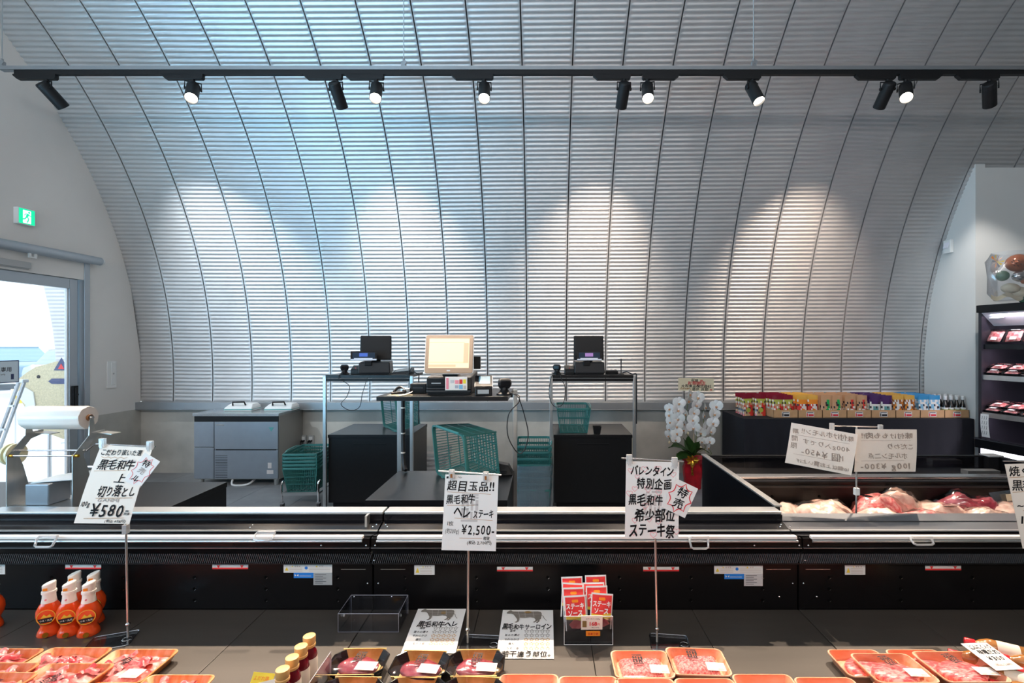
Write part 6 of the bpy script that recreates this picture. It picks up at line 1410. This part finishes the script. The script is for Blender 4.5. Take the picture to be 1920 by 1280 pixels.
# ---------------------------------------------- meat trays
def tray(lab, cx, cy, z, w, l, mt, meat, rz=0, tilt=0, price=(.05, -.03), logo=(-.03, .03), hgt=.034, rollx=0):
    o = thing('meat_tray', lab, 'meat tray', (cx, cy, z), 0, 'foam trays of packed meat', (tilt, rollx, rz))
    rr_ = [rrect(w * k, l * k, .022 * k, 5) for k in (.84, .97, 1, 1, .955, .80)]; zs = (0, hgt - .005, hgt - .004, hgt, hgt, .005)
    MB().loft([[(x, y, zz_) for x, y in r] for r, zz_ in zip(rr_, zs)], True, True).build('foam_tray', mt, o, True, ang=55)
    sd = random.uniform(0, 50)
    if meat == 'slices':
        m = MB()
        f = lambda u, v: ((u - .5) * w * .82 + .006 * mnoise.noise((u * 9, v * 9, sd)), (v - .5) * l * .80 - .004, .010 + .024 * (math.sin(u * PI) * math.sin(v * PI)) ** .45 + .010 * mnoise.noise((u * 5, v * 6, sd)) + .006 * mnoise.noise((u * 16, v * 14, sd)))
        m.grid(f, 26, 20); m.build('meat', 'meat_pink', o, True)
        for i in range(9):   # loose folded slices
            cxs, cys = random.uniform(-.33, .33) * w, random.uniform(-.32, .30) * l; a = random.uniform(0, PI); ln = random.uniform(.04, .07)
            g = MB(); g.grid(lambda u, v: (cxs + math.cos(a) * (u - .5) * ln - math.sin(a) * (v - .5) * .026, cys + math.sin(a) * (u - .5) * ln + math.cos(a) * (v - .5) * .026, .033 + .008 * math.sin(v * PI) + .005 * math.sin(u * 7 + i)), 6, 4); g.build('meat_slice', 'meat_red' if i % 2 else 'meat_pink', o, True)
    elif meat == 'mince':
        m = MB(); f = lambda u, v: ((u - .5) * w * .74 * (.94 + .06 * v), (v - .55) * l * .66, .008 + .024 * min(1, 8 * min(u, 1 - u, v, 1 - v)) ** .5 + .0028 * mnoise.noise((u * 40, v * 34, sd)))
        m.grid(f, 34, 26); m.build('meat', 'meat_mince', o, True)
    elif meat == 'steak':
        m = MB(); n = 36; pts = [((.36 * w) * (1 + .10 * mnoise.noise((math.cos(t) * 1.5, math.sin(t) * 1.5, sd))) * math.cos(t), -.010 + (.33 * l) * (1 + .16 * mnoise.noise((math.cos(t) * 1.5 + 4, math.sin(t) * 1.5, sd))) * math.sin(t)) for t in [2 * PI * i / n for i in range(n)]]
        m.loft([[(x * k, y * k, zz_) for x, y in pts] for k, zz_ in ((.96, .006), (1, .014), (.99, .022), (.94, .027), (.6, .029))]); m.build('meat', 'meat_marble', o, True, ang=60)
    f_ = MB(); f_.loft([[(x * .995, y * .995, hgt + .0005) for x, y in rrect(w, l, .022, 5)], [(x * .86, y * .86, hgt + .003) for x, y in rrect(w, l, .022, 5)]], False, True); f_.build('film', 'film', o, True)
    if price:
        c = MB(); c.box((0, 0, 0), (.064, .044, .0006)); k = c.build('price_label', 'paper', o, loc=(price[0], price[1], hgt + .0045)); k.rotation_euler = (0, 0, -.05)
        q = MB()
        for i in range(4): rect(q, -.026, -.016 + .008 * i, .012 + .012 * (i % 2), -.0145 + .008 * i, z=.0006)
        rect(q, .006, -.018, .026, -.010, z=.0006); rect(q, -.026, -.020, -.010, -.017, z=.0006); q.build('label_print', 'ink_faint', k)
    if logo: logo_mark(o, logo[0], logo[1], .036, .052, 'ink', hgt + .0044, logo[2] if len(logo) > 2 else 0)
    return o
def rimpt(px, py, z): d = (H - z) * F / (py - CY); return ((px - CX) * d / F, d)
TZ = DK
# sliced meat, left
def place(px, py, w, l, z, *a, **k):
    """px,py: middle of the tray's far rim"""
    x, y = rimpt(px, py, z + .034); return tray(k.pop('lab'), x, y - l / 2, z, w, l, *a, **k)
place(279, 1216, .245, .185, TZ, 'tray_orange', 'slices', lab='orange tray of sliced pink meat standing alone beside the sign base', rz=0, price=(.06, -.05), logo=(-.03, .04, -.5))
place(156, 1213, .245, .185, TZ, 'tray_orange', 'slices', lab='orange tray of sliced meat behind the stacked one, under the squeeze bottles', logo=(0, .01, -.4), price=None)
place(155, 1241, .245, .185, TZ + .022, 'tray_orange', 'slices', lab='orange tray of sliced meat overlapping the one under the squeeze bottles', tilt=-.05, logo=(-.02, .03, -.5), price=None)
place(28, 1215, .245, .185, TZ, 'tray_orange', 'slices', lab='orange tray of sliced meat at the picture edge, hindmost of three', logo=None, price=None)
place(16, 1240, .245, .185, TZ + .020, 'tray_orange', 'slices', lab='orange tray of sliced meat at the picture edge, middle of three', logo=None, price=None, tilt=-.04)
place(10, 1258, .245, .185, TZ + .042, 'tray_orange', 'slices', lab='orange tray of sliced meat at the picture edge, foremost of three', logo=None, price=None, tilt=-.04)
place(345, 1264, .235, .165, TZ, 'tray_orange', 'slices', lab='orange tray of sliced meat at the lower edge beside the white cards', logo=None, price=None)
# mince, middle
place(1196, 1219, .212, .150, TZ, 'tray_pink', 'mince', lab='orange tray of minced meat with a price label, next to the free sirloin leaflet', price=(.055, -.035), logo=(-.03, .045))
place(1296, 1214, .210, .152, TZ, 'tray_pink', 'mince', lab='orange tray of minced meat farthest back, beside the empty deck', rz=-.05, price=(.055, -.035), logo=(-.03, .060))
for px, py, lab in ((992, 1263, 'front tray of pink meat below the sirloin leaflet'), (1102, 1267, 'front tray of pink meat below the steak sauce rack'), (1206, 1271, 'front tray of pink meat directly before the first minced tray'), (1317, 1271, 'front tray of pink meat directly before the second minced tray'), (1424, 1263, 'front tray of pink meat beside the empty deck'), (1540, 1269, 'front tray of pink meat before the steak trays')):
    place(px, py, .205, .15, TZ, 'tray_pink', 'mince' if px < 1300 else 'steak', lab=lab, price=None, logo=None)
# steaks, right
place(1594, 1217, .19, .150, TZ, 'tray_pink', 'steak', lab='orange steak tray underneath, partly hidden by the labelled one', price=None, logo=None)
place(1645, 1223, .215, .165, TZ + .018, 'tray_pink', 'steak', lab='orange steak tray on top, nearest the empty deck', price=(.055, -.035), logo=(-.02, .055, .25), tilt=-.04)
place(1705, 1217, .20, .15, TZ, 'tray_pink', 'steak', lab='orange steak tray underneath, between the two labelled steak trays', price=None, logo=None)
place(1762, 1219, .225, .175, TZ + .020, 'tray_pink', 'steak', lab='orange steak tray on top, nearest the red-capped bottles', price=(.06, -.035), logo=(-.02, .06, .25), tilt=-.04)
place(1688, 1277, .21, .15, TZ, 'tray_pink', 'steak', lab='front steak tray just showing at the lower picture edge', price=None, logo=None)

# black trays with golden liners, fillet
def gold_tray(px, py, lab, price=True, z=TZ):
    w, l, hgt = .205, .150, .045; x, y = rimpt(px, py, z + hgt); o = thing('fillet_tray', lab, 'meat tray', (x, y - l / 2, z), random.uniform(-.04, .04), 'black trays of fillet with golden liners')
    def octo(k, kx=1): a, b, c = w / 2 * k * kx, l / 2 * k, .034 * k; return [(-a + c, -b), (a - c, -b), (a, -b + c), (a, b - c), (a - c, b), (-a + c, b), (-a, b - c), (-a, -b + c)]
    MB().loft([[(p, q, zz_) for p, q in octo(k)] for k, zz_ in ((.70, 0), (.97, hgt - .006), (1.0, hgt - .006), (1.0, hgt), (.96, hgt), (.70, .005))]).build('black_tray', 'tray_black', o, bevel=.001)
    for s in (-1, 1):
        MB().loft([[(-.075, s * .052, .006), (.075, s * .052, .006), (.075, s * .056, .006), (-.075, s * .056, .006)], [(-.080, s * .070, hgt + .002), (.080, s * .070, hgt + .002), (.080, s * .074, hgt + .002), (-.080, s * .074, hgt + .002)]]).build('gold_flap', 'tray_gold', o)
    MB().bx(-.072, .072, -.05, .05, .0055, .008).build('gold_base', 'tray_gold', o)
    sd = random.uniform(0, 40)
    MB().sphere((0, -.004, .026), (.074, .046, .024), 26, 16, fn=lambda p: Vector((p.x * (1 + .1 * mnoise.noise(p * 20 + Vector((sd, 0, 0)))), p.y, max(-.017, p.z * (1 + .5 * mnoise.noise(p * 26 + Vector((0, sd, 0)))))))).build('meat', 'meat_dark', o, True)
    MB().loft([[(p * .96, q * .96, hgt + .001) for p, q in octo(1)], [(p * .8, q * .8, hgt + .008) for p, q in octo(1)]], False, True).build('film', 'film', o, True)
    if price:
        c = MB(); c.box((0, 0, 0), (.070, .045, .0006)); k = c.build('price_label', 'paper', o, loc=(.042, -.038, hgt + .0095)); k.rotation_euler = (0, 0, -.08); q = MB()
        for i in range(4): rect(q, -.028, -.016 + .009 * i, .010 + .012 * (i % 2), -.0145 + .009 * i, z=.0006)
        q.build('label_print', 'ink_faint', k); logo_mark(o, -.012, .042, .034, .052, 'ink', hgt + .0094, -.1)
gold_tray(686, 1215, 'black fillet tray with golden liner nearest the cream bottles'); gold_tray(797, 1219, 'black fillet tray with golden liner between its two neighbours'); gold_tray(898, 1217, 'black fillet tray with golden liner nearest the sirloin leaflet')
for px, lab in ((672, 'front black fillet tray, first after the cream bottles'), (785, 'front black fillet tray, middle one at the lower edge'), (892, 'front black fillet tray, last before the mince trays')): gold_tray(px, 1268, lab, False)

# brown sauce bottles lying with red caps, price card on them
def lying_bottle(px, py, rz, lab, z=DK):
    x, y = rimpt(px, py, z + .03); o = thing('sauce_flask', lab, 'sauce bottle', (x, y, z), rz, 'lying sauce bottles with red caps')
    M = Matrix.Translation((0, 0, .031)) @ Matrix.Rotation(PI / 2, 4, 'Y')
    MB().lathe([(.012, .0), (.013, .012), (.020, .022), (.030, .045), (.031, .06), (.031, .15), (.027, .156)], 22, M).build('bottle_body', 'sauce_brown', o, True)
    MB().lathe([(.0145, -.022), (.016, -.019), (.016, .008), (.0145, .010)], 18, M).build('cap', 'cap_red', o, True)
    MB().lathe([(.0315, .07), (.0315, .135)], 22, M, cap0=False, cap1=False).build('paper_label', 'bottle_cream', o, True)
lying_bottle(1822, 1206, -.55, 'lying brown sauce bottle with a red cap, hindmost of the pile'); lying_bottle(1792, 1228, -.55, 'lying brown sauce bottle with a red cap, first from the steak trays'); lying_bottle(1830, 1256, -.55, 'lying brown sauce bottle with a red cap, second from the steak trays'); lying_bottle(1872, 1286, -.55, 'lying brown sauce bottle with a red cap at the lower picture edge'); lying_bottle(1886, 1236, -.55, 'lying brown sauce bottle with a red cap under the price card'); lying_bottle(1925, 1262, -.55, 'lying brown sauce bottle with a red cap at the picture corner')
o = thing('price_card', 'white handwritten card at 300 yen lying on the brown sauce bottles', 'price card', (0, 0, 0))
k, w, h = sheet(o, on_deck(1801, 1206, .082), on_deck(1852, 1206, .082), on_deck(1872, 1256, .072), 'paper', 'card_sheet')
hw(k, 'にんにく入り', w * .12, w * .95, -h * .16, .026, 'ink', bold=.02); hw(k, '味噌だれ', w * .2, w * .95, -h * .36, .026, 'ink', bold=.02); hw(k, '¥300', w * .25, w * .85, -h * .60, .028, 'ink'); hw(k, '(税込324円)', w * .2, w * .85, -h * .82, .014, 'ink_faint')
